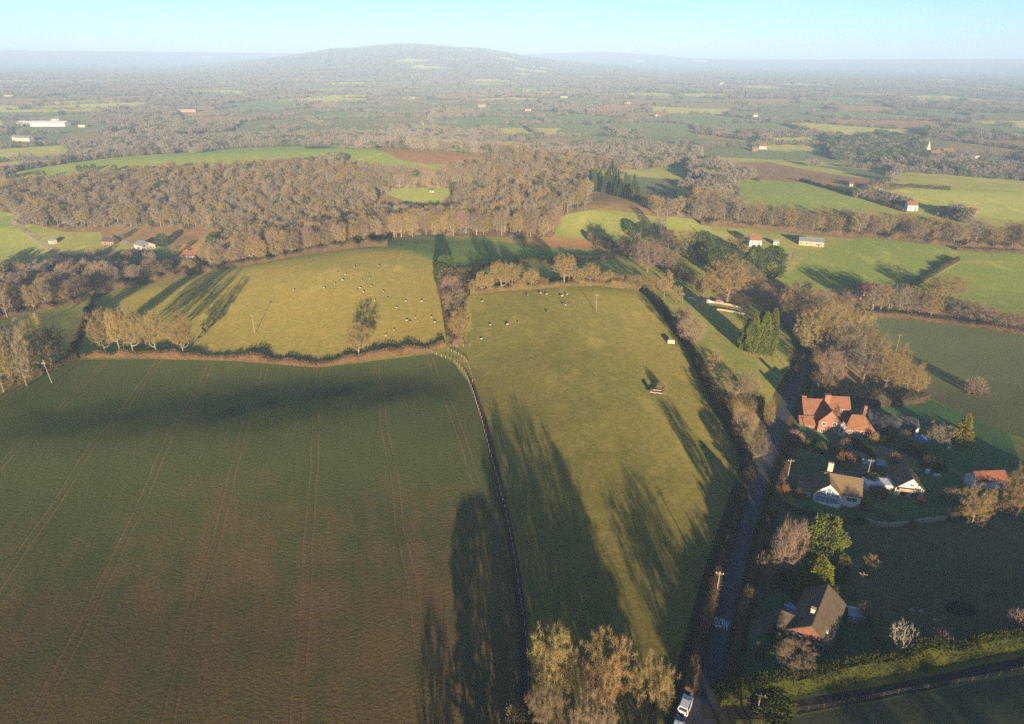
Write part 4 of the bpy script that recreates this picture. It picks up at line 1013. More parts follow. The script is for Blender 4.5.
plain('glass', (.02,.025,.03), (.035,.045,.055), .12, spec=.6); plain('sky_tinted_glass', (.10,.19,.27), (.15,.25,.33), .25, spec=.6)  # second glass has the blue of the sky put into its base colour
plain('rubber', (.015,.015,.016), (.025,.025,.026), .8); plain('rim_metal', (.3,.3,.31), (.4,.4,.41), .35, metal=.7)
plain('paint_white', (.68,.68,.68), (.72,.72,.72), .3, spec=.5); plain('paint_blue', (.12,.24,.4), (.14,.27,.43), .3, spec=.5); plain('paint_dark', (.03,.035,.045), (.04,.045,.055), .3, spec=.5)
plain('lamp_red', (.3,.02,.015), (.34,.025,.02), .3); plain('tarp_blue', (.06,.16,.36), (.09,.2,.42), .5); plain('wire', (.16,.16,.16), (.2,.2,.2), .6)
plain('wool', (.42,.39,.33), (.36,.33,.27), scale=6, bump=.1); plain('black_hair', (.02,.018,.016), (.03,.027,.024)); plain('wool_dark', (.035,.03,.025), (.05,.04,.035), scale=6)
plain('iron', (.06,.055,.05), (.09,.08,.07), .6, metal=.4); plain('plum_paint', (.12,.07,.1), (.15,.09,.12), .5)

# ---------------------------------------------------------------- houses
class House:
    """a building: wall, roof, chimney, window and door meshes under one Empty; blocks are gabled boxes in its own frame"""
    def __init__(s, name, px, py, rz, label, cat='house', group=None, dz=0.0, xy=None):
        x, y = xy or G(px, py); s.o = empty(name, (x, y, z1(x, y) + dz), rz); tag(s.o, label, cat, group); s.roof = None
    def _tr(s, v, at, rot):
        v = np.asarray(v, float).reshape(-1, 3); c, n = math.cos(rot), math.sin(rot)
        return np.column_stack([v[:, 0] * c - v[:, 1] * n + at[0], v[:, 0] * n + v[:, 1] * c + at[1], v[:, 2] + (at[2] if len(at) > 2 else 0)])
    def block(s, L, W, hw, hr, wall, roof, at=(0, 0), rot=0.0, hip=0.0, ov=.35, fnd=2.5, gable_roof=True):
        tr = lambda v: s._tr(v, at, rot)
        l, w = L / 2, W / 2
        mb = MB()
        b = [(-l, -w, -fnd), (l, -w, -fnd), (l, w, -fnd), (-l, w, -fnd), (-l, -w, hw), (l, -w, hw), (l, w, hw), (-l, w, hw)]
        f = [(3, 2, 1, 0), (0, 1, 5, 4), (2, 3, 7, 6)]
        if hip or hr <= 0:
            f += [(1, 2, 6, 5), (3, 0, 4, 7), (4, 5, 6, 7)]
        else:
            b += [(l, 0, hw + hr - .02), (-l, 0, hw + hr - .02)]; f += [(1, 2, 6, 8, 5), (3, 0, 4, 9, 7)]
        mb.add(tr(b), f); wo = mb.build('wall', wall, s.o)
        rb = MB(); k = hr / w if hr > 0 else 0; t = .2
        if hr <= 0:
            rb.add(*s._bx(tr, (0, 0, hw + .13), (L + ov, W + ov, .24)))
        elif hip:
            z0 = hw - ov * k + .05; e = [(-l - ov, -w - ov, z0), (l + ov, -w - ov, z0), (l + ov, w + ov, z0), (-l - ov, w + ov, z0), (-l + hip, 0, hw + hr + .05), (l - hip, 0, hw + hr + .05)]
            e2 = [(x, y, z - t) for x, y, z in e[:4]]
            rb.add(tr(e + e2), [(0, 1, 5, 4), (2, 3, 4, 5), (1, 2, 5), (3, 0, 4), (0, 6, 7, 1), (1, 7, 8, 2), (2, 8, 9, 3), (3, 9, 6, 0), (9, 8, 7, 6)])
        else:
            sec = [(-w - ov, hw - ov * k + .02), (0, hw + hr + .02), (w + ov, hw - ov * k + .02), (w + ov, hw - ov * k + .02 + t), (0, hw + hr + .02 + t * 1.25), (-w - ov, hw - ov * k + .02 + t)]
            lx = l + ov * .6; v = [(-lx, y, z) for y, z in sec] + [(lx, y, z) for y, z in sec]
            rb.add(tr(v), [(0, 1, 4, 5), (1, 2, 3, 4), (11, 10, 7, 6), (10, 9, 8, 7), (5, 4, 10, 11), (4, 3, 9, 10), (0, 6, 7, 1), (1, 7, 8, 2), (0, 5, 11, 6), (3, 2, 8, 9)])
        ro = rb.build('roof', roof, s.o)
        if hr > 0:
            e = l - hip if hip else l + ov * .5
            gb = MB(); gb.tube(tr([(-e, 0, hw + hr + (.1 if hip else .27)), (e, 0, hw + hr + (.1 if hip else .27))]), [.13, .13], 6); gb.build('ridge', roof, ro)
        s.roof = ro
        s.cur = (L, W, hw, hr, at, rot)
        return wo, ro
    def _bx(s, tr, c, size):
        m = MB(); m.box((0, 0, 0), size); return tr(m.v[0] + np.array(c)), m.f
    def window(s, face, u, z, w=1.1, h=1.2, frame='white_wood', pane='glass', bars=1, name='window'):
        """window on a face of the last block: frame with mullions, pane as sub-part"""
        L, W, hw, hr, at, rot = s.cur
        if face in '+-':
            pass
        ax, off = {'x+': (0, L / 2), 'x-': (math.pi, L / 2), 'y+': (math.pi / 2, W / 2), 'y-': (-math.pi / 2, W / 2)}[face]
        c, n = math.cos(ax), math.sin(ax)
        def tr(v):
            v = np.asarray(v, float).reshape(-1, 3)            # local: x out, y along, z up
            q = np.column_stack([(v[:, 0] + off) * c - v[:, 1] * n, (v[:, 0] + off) * n + v[:, 1] * c, v[:, 2]])
            return s._tr(q, at, rot)
        mb = MB(); b = .09
        for cc, sz in (((.04, u - w / 2, z), (.14, b, h)), ((.04, u + w / 2, z), (.14, b, h)), ((.043, u, z - h / 2), (.16, w + b, b)), ((.043, u, z + h / 2), (.16, w + b, b))):
            mb.add(*s._bx(tr, cc, sz))
        for i in range(bars): mb.add(*s._bx(tr, (.035, u - w / 2 + w * (i + 1) / (bars + 1), z), (.1, .06, h - b)))
        fo = mb.build(name, frame, s.o)
        pb = MB(); pb.add(*s._bx(tr, (.02, u, z), (.06, w - .05, h - .05))); pb.build('pane', pane, fo)
        return fo
    def door(s, face, u, w=.95, h=2.05, mat='dark_wood'):
        f = s.window(face, u, h / 2, w, h, 'white_wood', mat, 0, 'door'); return f
    def chimney(s, x, y, z0, z1_, w=.8, d=.6, mat='brick_red', pots=2):
        mb = MB(); mb.box((x, y, (z0 + z1_) / 2), (w, d, z1_ - z0)); mb.box((x, y, z1_ + .08), (w + .16, d + .16, .18))
        o = mb.build('chimney', mat, s.roof)
        pb = MB()
        for i in range(pots):
            xx = x + (i - (pots - 1) / 2) * w * .5
            pb.tube([(xx, y, z1_ + .15), (xx, y, z1_ + .6)], [.14, .11], 8)
        return o

MIRROR = 0
# red brick house above the lane
h = House('brick_house', 827, 434, R(-4), 'red brick house with orange tiled roofs and a big front gable beside the lane')
h.block(12, 7.4, 5.0, 3.6, 'brick_red', 'tile_orange', (-1.0, 8.4), 0)
h.window('y-', -4.6, 3.6, 1.3, 1.3); h.window('y-', -4.6, 1.4, 1.5, 1.4)
h.chimney(1.0, 8.0, 7.6, 10.8, 1.9, 1.2, 'brick_red', 3); h.chimney(-6.2, 9.6, 6.2, 9.2, 1.5, .9, 'brick_red', 2)
h.block(9.6, 7.0, 4.8, 3.8, 'brick_red', 'tile_orange', (0, 4.8), R(90))
for u, z in ((-1.7, 3.8), (1.7, 3.8), (-1.8, 1.3), (1.8, 1.3)): h.window('x-', u, z, 1.2, 1.25, bars=1)
h.door('x-', 0)
h.block(8, 5.5, 4.0, 2.8, 'brick_red', 'tile_orange', (7.2, 14.6), 0); h.window('y-', 1.5, 2.8)
h.block(5, 4.2, 2.6, 1.9, 'brick_red', 'tile_orange', (-6.4, 3.6), 0); h.window('y-', 0, 1.4, 1.6, 1.1)
h.block(4.2, 2.8, 2.7, 1.7, 'render_white', 'tile_orange', (5.0, 3.4), R(90)); h.door('x-', 0)
# hipped cottage
h = House('tiled_cottage', 858, 436, R(-8), 'low cottage with a hipped rust tiled roof and one tall chimney')
h.block(9.6, 7.2, 2.7, 3.4, 'brick_red', 'tile_rust', (0, 3.6), 0, hip=2.6)
for u in (-2.9, -.4, 2.6): h.window('y-', u, 1.4, 1.3, 1.2, bars=2)
h.door('y-', 1.1); h.chimney(2.0, 4.4, 5.0, 9.4, 1.0, .8, 'brick_red', 1)
# slate barn range
h = House('slate_barn', 886, 437, R(-14), 'long dark slate roofed barn range behind the hipped cottage', 'barn')
h.block(13, 6.5, 2.8, 3.2, 'dark_wood', 'slate', (-1.5, 5.5), R(-28)); h.window('y-', -3, 1.4, 1.4, 1); h.window('y-', 1, 1.4, 1.4, 1)
h.block(10, 5.2, 2.5, 2.4, 'dark_wood', 'slate', (5.5, 7.5), R(-10)); h.door('y-', 0, 2.2, 2.1)
h = House('garden_annex', 908, 434, R(-6), 'small white walled annex with a dark roof at the east end of the slate barn', 'annex')
h.block(6.2, 4.4, 2.7, 1.6, 'render_white', 'slate', (0, 2.2), 0); h.window('y-', -1.6, 1.5); h.door('y-', 1.4)
# white house with the glazed gable
h = House('white_house', 829, 505, R(-19), 'white house with a brown tiled roof and a glazed gable front tinted sky blue', xy=(85.3, 153.2))
h.block(9.4, 7.0, 3.0, 3.3, 'render_white', 'tile_brown', (3.7, 5.6), 0); h.window('y-', 2.6, 1.6, 2.6, 1.2, bars=3)
h.chimney(.2, 6.9, 5.6, 8.9, 1.3, .8, 'cream', 2)
h.block(6.4, 7.0, 3.05, 3.2, 'render_white', 'tile_brown', (0, 3.2), R(90))
mb = MB(); gl = MB()
for i in range(6):      # glazing of the gable: pillars and panes under the verge
    u = -2.75 + i * 1.1
    ht = 3.0 + (2.6 * (1 - abs(u) / 3.4))
    mb.box((u, -.1, ht / 2 - .3), (.12, .14, ht - .6))
for z in (.55, 2.55): mb.box((0, -.103, z), (6.0, .15, .14))
mb.box((0, -.5, .45), (6.4, .12, .9)); mb.box((0, -.5, -.6), (6.2, .1, 1.2))
fo = mb.build('gable_window', 'white_wood', h.o)
gl.add([(-3.0, -.04, .3), (3.0, -.04, .3), (3.0, -.04, 2.9), (0, -.04, 5.2), (-3.0, -.04, 2.9), (-3.0, .02, .3), (3.0, .02, .3), (3.0, .02, 2.9), (0, .02, 5.2), (-3.0, .02, 2.9)], [(0, 1, 2, 3, 4), (9, 8, 7, 6, 5), (0, 5, 6, 1), (1, 6, 7, 2), (2, 7, 8, 3), (3, 8, 9, 4), (4, 9, 5, 0)])
gl.build('pane', 'sky_tinted_glass', fo)
h.block(4, 3.6, 3.0, 2.2, 'render_white', 'tile_brown', (1.6, 10.4), R(90))
h.block(3.4, 4.4, 2.3, 0, 'cream', 'tile_brown', (-5.6, 3.2), 0); h.window('y-', 0, 1.2, 1.4, 1)
# white bungalow
h = House('white_bungalow', 908, 497, R(-13), 'white gabled bungalow with a dark roof and a long flat white extension')
h.block(8.6, 7.4, 2.7, 3.3, 'render_white', 'tile_brown', (0, 4.3), R(90))
h.window('x-', .2, 4.0, .9, .8); h.window('x-', -1.4, 1.1, 1.6, 1.7, 'dark_wood'); h.window('x-', 1.4, 1.1, 1.6, 1.7, 'dark_wood')
mb = MB(); mb.box((0, -.55, 2.3), (6.2, 1.1, .12)); mb.box((0, -1.08, 2.75), (6.2, .07, .85))
for u in (-3.0, 0, 3.0): mb.box((u, -1.05, 1.1), (.12, .12, 2.3))
mb.build('balcony', 'tan_wood', h.o)
h.block(8.5, 3.6, 2.3, 0, 'render_white', 'white_wood', (-7.2, 2.4), R(6))
for u in (-3, -1.2, .8, 2.8): h.window('y-', u, 1.3, 1.0, 1.1)
# brown roofed house at the bottom
h = House('brown_roof_house', 826, 640, R(55), 'brick house with a long brown tiled roof and two white windows in its gable', xy=(55.5, 94.9))
h.block(13, 7.2, 2.8, 2.8, 'brick_brown', 'tile_dark', (6.5, 0), 0)
for u in (-1.9, 2.0): h.window('x-', u, 1.6, 1.5, 1.5, bars=1)
h.chimney(3.6, .7, 4.4, 6.6, .7, .7, 'cream', 2)
mb = MB(); mb.box((2.2, -2.4, 3.95), (.7, .7, .14)); 
sk_ = mb.build('skylight', 'white_wood', h.roof); sk_.rotation_euler = (0, 0, 0)
h.block(5.0, 4.4, 2.3, 1.8, 'brick_brown', 'tile_dark', (2.3, 3.2), R(90)); h.window('x+', 0, 1.3, 1.3, 1.1)
# small outbuildings
def shed(name, px, py, L, W, hw, hr, rz, wall, roof, label, cat='shed', group=None, win=True, chim=None, door=True):
    h = House(name, px, py, rz, label, cat, group); h.block(L, W, hw, hr, wall, roof, (0, W / 2), 0, ov=.2)
    if win:
        n = max(1, int(L / 3.2))
        for i in range(n): h.window('y-', -L / 2 + L * (i + .5) / n + (.3 if i % 2 else -.3), hw * .55, min(1.2, L * .2), min(1.2, hw * .4))
    if hw > 4.4:
        for i in range(max(1, int(L / 3.2))): h.window('y-', -L / 2 + L * (i + .5) / max(1, int(L / 3.2)), hw * .82, 1.1, 1.0)
    if door: h.door('y-', L * .3, min(1.4, L * .25), min(2.0, hw * .85))
    if chim: h.chimney(chim[0], W / 2, hw + hr * .7, hw + hr + 1.3, .9, .7, chim[1])
    return h
shed('garden_shed', 867, 470, 2.8, 2.6, 2.0, .7, R(-10), 'grey_wood', 'sheet_metal', 'small garden shed with a blue grey roof, nearer the tall lawn pole', win=False)
shed('garden_shed', 880, 471, 2.8, 2.8, 2.0, .8, R(-10), 'dark_wood', 'sheet_metal', 'small garden shed with a blue grey roof, nearer the white bungalow', win=False)
shed('pale_shed', 855, 624, 3.0, 2.4, 1.9, .5, R(-12), 'grey_wood', 'sheet_metal', 'small pale shed among bushes beside the brown roofed house')
h = shed('red_roof_shed', 990, 489, 9.5, 4.6, 2.6, 1.9, R(4), 'render_white', 'tile_red', 'white shed with a dark red roof between two golden oaks')
shed('field_hut', 51, 244, 5, 4, 2.6, 1.2, R(-20), 'cream', 'sheet_metal', 'small pale hut standing beside the farm track')
shed('farm_house', 108, 245, 11, 7, 3.0, 2.6, R(-5), 'brick_red', 'slate', 'low farm house with a dark slate roof at the edge of the valley field', 'house', chim=(2, 'brick_red'))
h = shed('farm_barn', 140, 250, 15, 9, 3.6, 2.4, R(-32), 'cream', 'sheet_metal', 'large grey roofed barn with a pale end wall beside the farm house', 'barn')
shed('farm_house', 190, 262, 12, 7, 4.6, 2.8, R(-10), 'render_white', 'tile_orange', 'white farm house with red roof at the foot of the big wood', 'house', chim=(-3, 'brick_red'))
shed('farm_shed', 168, 266, 7, 4, 2.4, 1.2, R(15), 'cream', 'tile_rust', 'small shed with rust roof below the white farm house')
shed('hill_house', 755, 247, 8.5, 7, 4.8, 3.0, R(-6), 'render_white', 'tile_rust', 'white house with a rust red roof among evergreens on the hillside', 'house', chim=(-2, 'brick_red'))
shed('hill_barn', 811, 246, 17, 8, 3.0, 1.8, R(-18), 'tan_wood', 'sheet_metal', 'long grey roofed barn at the top of the green hillside field', 'barn')
shed('hill_garage', 785, 259, 7, 5, 2.4, 1.2, R(-20), 'dark_wood', 'sheet_metal', 'dark low garage below the white house on the hillside', 'garage')
shed('hill_shed', 776, 245, 4, 3, 2.2, 1, R(-10), 'sheet_metal', 'sheet_metal', 'small grey shed between the white house and the long barn')
shed('red_roof_farm', 868, 296, 13, 7, 3.4, 3, R(-8), 'brick_red', 'tile_red', 'red roofed farm house hidden behind the belt of trees', 'house', chim=(3, 'brick_red'))
shed('red_roof_farm', 856, 300, 8, 5, 2.6, 2, R(20), 'brick_brown', 'slate', 'slate roofed outhouse left of the hidden red roofed farm', 'house')
h = shed('large_brick_house', 726, 208, 20, 9, 4.6, 4.0, R(-8), 'brick_red', 'tile_orange', 'large orange roofed house half hidden by the belt of trees', 'house', chim=(4, 'brick_red')); h.chimney(-5, 4.5, 7, 10.4, 1.2, .9)
h.block(7, 6, 4.6, 3, 'brick_red', 'tile_orange', (-6, 0), R(90))
h = shed('field_house', 912, 211, 9, 7, 5, 3, R(-5), 'render_white', 'tile_rust', 'white and rust house by the hedge at the end of the light green field', 'house', chim=(-2, 'brick_red'))
shed('long_barn', 958, 214, 34, 7, 3.2, 2.2, R(-4), 'brick_red', 'tile_rust', 'long low red barn right of the white and rust house', 'barn')
# far buildings, seen as specks
FAR = [(762,149,16,9,5,4,-5,'render_white','tile_orange','white house with orange roof alone in the pale middle distance'),(754,151,10,7,4,3,10,'brick_red','tile_rust','brick outhouse left of the white house with orange roof'),
 (34,126,60,22,7,3,0,'render_white','white_wood','long white industrial shed in the plain, left one of a pair'),(53,126,66,22,7,3,0,'render_white','white_wood','longest white industrial shed in the plain, right one of a pair'),(58,123,22,16,9,3,0,'render_white','sheet_metal','short white shed behind the longest industrial shed'),
 (83,127,18,10,5,3,0,'render_white','slate','small white works building right of the industrial sheds'),(25,141,34,14,6,3,-4,'render_white','sheet_metal','white barn below the industrial sheds'),(17,140,14,10,5,3,0,'render_white','sheet_metal','small white barn left of the lower white barn'),
 (123,142,9,7,5,3,0,'render_white','slate','lone white cottage on the small hill beyond the ridge'),(92,155,14,7,4,3,0,'cream','tile_orange','cream house at the left foot of the ridge field'),(5,169,12,8,4,3,0,'render_white','tile_rust','white house at the left edge beyond the ridge field'),
 (188,112,60,16,8,3,0,'render_white','slate','long pale building on the far plain behind the ridge'),(170,110,30,14,7,3,0,'cream','tile_rust','cream building left of the long pale building on the plain'),(160,96,40,14,8,4,0,'render_white','slate','pale building high up on the far plain'),(10,97,40,14,8,4,0,'render_white','slate','pale roofs on the far plain near the left edge'),
 (422,126,12,8,6,4,0,'render_white','tile_orange','white cottage below the ochre field'),(489,131,12,7,5,3,0,'render_white','tile_orange','white cottage right of the ochre field'),(528,111,22,9,7,3,0,'render_white','slate','white farm building in the middle of the plain'),(549,110,20,9,7,3,0,'cream','slate','cream farm building in the middle of the plain'),
 (564,111,34,10,6,3,0,'render_white','sheet_metal','long white shed in the middle of the plain'),(659,117,26,12,6,5,0,'render_white','tile_orange','white farm with bright roof in front of a wood on the plain'),(627,104,22,9,7,3,0,'cream','tile_rust','cream house far out right of centre'),(721,85,22,14,14,4,0,'cream','slate','white tower-like building far out on the plain'),
 (564,98,34,12,8,4,0,'render_white','slate','faint pale house on the far plain above centre'),(755,117,14,9,6,3,0,'render_white','tile_rust','small pale house at the edge of the far fields'),(553,150,12,8,4,3,0,'cream','tile_orange','cream house in the trees beyond the fir plantation'),(613,164,12,6,3,2,0,'render_white','slate','white shed in the small meadow beyond the plantation'),
 (812,134,14,9,5,3,0,'render_white','tile_orange','cream and orange house left of the dark wood'),(791,143,8,6,3,2,0,'render_white','sheet_metal','white hut in the olive field right of the orange roofed house'),(896,156,20,9,5,3,0,'render_white','slate','white house below the dark wood'),(888,134,14,9,5,3,0,'render_white','sheet_metal','white shed above the dark wood'),
 (934,158,16,10,7,5,0,'brick_red','tile_orange','red brick house beside the pale spire'),(946,157,16,10,9,4,0,'cream','tile_rust','tall cream house right of the pale spire'),(938,161,10,8,4,3,0,'render_white','sheet_metal','white outbuilding under the red brick house'),(974,158,14,8,4,3,0,'render_white','slate','white cottage on the hedge right of the village'),
 (996,173,20,8,4,3,0,'brick_red','tile_orange','orange roofed farm at the right edge'),(1010,173,14,8,4,3,0,'render_white','tile_rust','white house in the farm row at the right edge'),(1021,174,12,8,4,3,0,'render_white','slate','last white house of the farm row at the right edge'),(432,192,4,3,2,1,0,'cream','slate','small white hut at the top of the clearing in the wood'),
 (852,186,8,5,2.5,1.5,0,'cream','tile_rust','tiny cream shed at the end of the ploughed strip'),(402,99,26,10,8,4,0,'render_white','slate','faint white house on the lower slope of the hill'),(413,99,22,10,8,4,0,'cream','slate','faint cream house on the lower slope of the hill'),(482,107,24,10,7,4,0,'cream','tile_rust','pale house on the plain left of centre')]
for px, py, L, W, hw, hr, rz, wm, rm, lb in FAR:
    if wm == 'render_white' and rm != 'white_wood': wm = 'cream'; L, W = L * .8, W * .85
    if math.hypot(*G(px, py)) > 2000 and rm != 'white_wood': wm = 'stone'
    x, y = G(px, py); h = House('country_house' if L < 30 else 'large_shed', px, py, R(rz), lb, 'house' if L < 30 else 'shed')
    h.block(L, W, hw, hr, wm, rm, (0, 0), 0, ov=.3)
    if math.hypot(x, y) < 1600:
        n = max(1, int(L / 4))
        for i in range(n): h.window('y-', -L / 2 + L * (i + .5) / n, hw * .5, 1.4, 1.3)
        if 'roof' in lb or 'cottage' in lb or 'house' in lb: h.chimney(L * .25, 0, hw + hr * .7, hw + hr + 1.6, 1.1, .9, 'brick_red', 0)
# the pale spire of the village
x, y = G(926, 157); o = empty('church_tower', (x, y, z1(x, y))); tag(o, 'pale pointed church spire beside the dark wood', 'church')
mb = MB(); mb.box((0, 0, 6), (6, 6, 13)); mb.build('tower', 'stone', o); mb = MB(); mb.tube([(0, 0, 12.5), (0, 0, 24)], [3.6, .1], 8); mb.build('spire', 'cream', o)

# ---------------------------------------------------------------- hedges, banks, walls
hedge('clipped_hedge', [(716,699),(745,694),(790,688),(840,677),(900,666),(960,655),(1024,642),(1090,628)], 3.6, 3.3, 'hedge_leaf', 'long thick yellow green clipped hedge beside the side lane', 150, (.42,.26), uneven=.22, seed=3)
hedge('field_hedge', [(76,357),(115,357),(150,357),(250,361),(320,366),(345,362),(395,355),(430,350),(444,346)], 2.4, 2.0, 'hedge_gold', 'long golden hedge of dry grass and brambles between ploughed field and sheep pasture', 45, (.8,.22), True, uneven=.4, seed=4)
hedge('small_hedge', [(72,352),(82,330),(91,300)], 3, 2.6, 'hedge_dark', 'small dark hedge running up from the row of oaks', 45, (.5,.3), seed=5)
hedge('corner_hedge', [(-40,402),(0,388),(40,374),(74,359)], 4, 2.4, 'hedge_twig', 'brown scrub hedge below the corner clump of trees', 50, (.8,.14), True, seed=6)
hedge('thick_hedge', [(644,292),(662,310),(676,330),(690,350),(704,378),(716,402),(732,430),(746,458),(750,474)], 3.4, 2.9, 'hedge_dark', 'thick dark hedge between the middle pasture and the orchard grass', 70, (.6,.28), seed=7, uneven=.35)
hedge('roadside_hedge', [(744,492),(735,524),(724,556),(714,592),(705,628),(696,662),(688,694)], 2.0, 1.7, 'hedge_twig', 'low brown bare hedge between middle pasture and lane', 80, (.7,.08), True, seed=8, uneven=.5)
hedge('roadside_hedge', [(797,440),(786,470),(776,500),(764,536),(752,576),(742,614),(734,650),(727,690)], 1.8, 1.6, 'hedge_twig', 'low brown hedge along the cottage side of the lane', 80, (.7,.08), True, seed=9, uneven=.5)
hedge('verge_hedge', [(803,357),(797,368),(790,383)], 1.4, .9, 'hedge_gold', 'short golden hedge on the west verge at the lane bend', 60, (.7,.1), True, seed=10, uneven=.5)
hedge('garden_hedge', [(805,444),(818,448),(832,452),(842,455)], 2.6, 2.2, 'hedge_leaf', 'clipped yellow green garden hedge below the red brick house', 150, (.3,.2), uneven=.1, seed=11)
hedge('garden_hedge', [(846,446),(857,449),(868,452),(872,457)], 2.0, 1.8, 'hedge_leaf', 'second clipped garden hedge below the hipped cottage', 150, (.3,.2), uneven=.12, seed=12)
hedge('garden_hedge', [(783,506),(800,513),(826,519),(852,523),(866,523)], 1.6, 1.3, 'hedge_dark', 'dark hedge between the white house and the rough paddock', 90, (.4,.2), seed=13)
hedge('stable_hedge', [(800,447),(830,455),(870,462)], 1.4, 1.2, 'hedge_dark', 'dark low hedge behind the clipped garden hedge', 60, (.4,.2), seed=131)
hedge('field_hedge', [(902,291),(922,281),(942,269),(958,260)], 2.2, 2.4, 'hedge_dark', 'short dark hedge climbing between the two green hillside fields', 60, (.6,.3), seed=14)
hedge('field_hedge', [(862,316),(900,318),(960,325),(1020,334),(1110,346)], 2.4, 2.2, 'hedge_twig', 'brown hedge along the top of the drilled field', 40, (.9,.2), True, seed=15)
hedge('field_hedge', [(956,250),(1000,252),(1100,256)], 2, 2, 'hedge_twig', 'brown hedge below the belt of trees at the right edge', 30, (.9,.25), True, seed=16)
hedge('meadow_hedge', [(440,268),(470,272),(500,264),(560,262),(640,255),(655,255)], 2, 2, 'hedge_dark', 'dark hedge across the valley meadow behind the small trees', 30, (.9,.3), seed=17)
hedge('meadow_hedge', [(470,294),(500,291),(540,288),(600,286),(640,290)], 3, 2.6, 'hedge_gold', 'golden scrub under the row of small trees above the middle pasture', 50, (1.0,.16), True, seed=18, uneven=.5)
hedge('tree_hedge', [(440,270),(446,300),(452,320),(458,346)], 5, 3, 'hedge_twig', 'brown scrub under the line of trees between the two pastures', 70, (1.1,.14), True, seed=19, uneven=.5)
hedge('wood_hedge', [(388,246),(360,247),(330,251),(260,263),(200,273),(120,288),(92,298),(0,318),(-60,328)], 4, 3.2, 'hedge_twig', 'dark scrub along the edge of the wood above the sheep pasture', 40, (1.2,.2), True, seed=20, uneven=.6)
hedge('lane_scrub', [(816,398),(850,404),(890,404),(925,400)], 5, 3.5, 'hedge_dark', 'dark scrub under the lower trees of the lane belt', 70, (.8,.25), seed=21, uneven=.5)
hedge('lane_scrub', [(808,330),(816,360),(818,392)], 6, 4, 'hedge_twig', 'brown scrub under the trees along the inside of the lane bend', 70, (1.2,.14), True, seed=22, uneven=.5)
hedge('orchard_scrub', [(722,412),(736,410),(752,406),(764,410)], 6, 3, 'hedge_gold', 'tan scrub in front of the thicket below the cypress clump', 90, (1.1,.12), True, seed=23, uneven=.6)
hedge('knoll_scrub', [(590,240),(620,252),(650,262),(690,282),(720,292)], 6, 4, 'hedge_twig', 'purple brown scrub between the long meadow and the knoll trees', 40, (1.2,.2), True, seed=24, uneven=.6)
hedge('belt_scrub', [(700,224),(760,229),(830,234),(900,240),(950,246),(1080,254)], 6, 3.5, 'hedge_twig', 'brown scrub below the long belt of trees', 30, (1.4,.25), True, seed=25, uneven=.5)
hedge('valley_scrub', [(-30,296),(40,293),(100,284),(150,276),(205,266)], 12, 5, 'hedge_twig', 'brown scrub filling the valley bottom below the farm', 60, (1.4,.22), True, seed=26, uneven=.6)
hedge('paddock_hedge', [(945,519),(985,512),(1030,504),(1100,498)], 3, 2.4, 'hedge_dark', 'dark hedge between the two golden oaks at the right edge', 70, (.5,.25), seed=27)
for i, (a, b, hh) in enumerate((((700,172),(760,181),2.5), ((722,180),(740,199),2.5), ((800,181),(850,195),3), ((850,195),(905,212),3), ((905,187),(950,190),3), ((860,191),(905,187),3))):
    hedge('distant_hedge', [a, ((a[0] + b[0]) / 2, (a[1] + b[1]) / 2), b], 3, hh, 'hedge_dark', ['dark hedge at the west end of the ploughed strip','dark hedge at the west end of the upper green field','dark hedge over the upper green field','dark hedge sloping down to the white and rust house','dark hedge above the light green field','dark hedge under the end of the ploughed strip'][i], 14, (1.3,.6), seed=40 + i)
def stone_wall(px, width, height, label, mat='stone', name='garden_wall'):
    P = smooth_path([Vector(G(*p)) for p in px], 5); mb = MB(); n = len(P); rows = []
    for i, p in enumerate(P):
        d = (P[min(n - 1, i + 1)] - P[max(0, i - 1)]).normalized(); nn = Vector((-d.y, d.x)); z = z1(p.x, p.y); hh = height * (1 + .06 * math.sin(i * 2.1))
        for o_, u_ in ((-.5, -.4), (-.46, hh), (.46, hh), (.5, -.4)): q = p + nn * o_ * width; rows.append((q.x, q.y, z + u_))
    f = []
    for i in range(n - 1):
        for j in range(3): f.append((i * 4 + j, i * 4 + j + 1, i * 4 + 5 + j, i * 4 + 4 + j))
    f += [(0, 1, 2, 3), tuple((n - 1) * 4 + j for j in (3, 2, 1, 0))]
    mb.add(rows, f); return tag(mb.build(name, mat), label, 'wall')
stone_wall([(866,522),(880,526),(898,526),(920,523),(948,519)], .7, 1.1, 'low curved brown stone wall at the bottom of the cottage garden')
stone_wall([(690,301),(712,303),(730,306),(745,310)], .6, 1.2, 'pale stone wall behind the cypress clump, beside the parked white cars')
stone_wall([(704,309),(725,311),(745,315)], .5, .9, 'second low pale wall in the narrow grass strip')

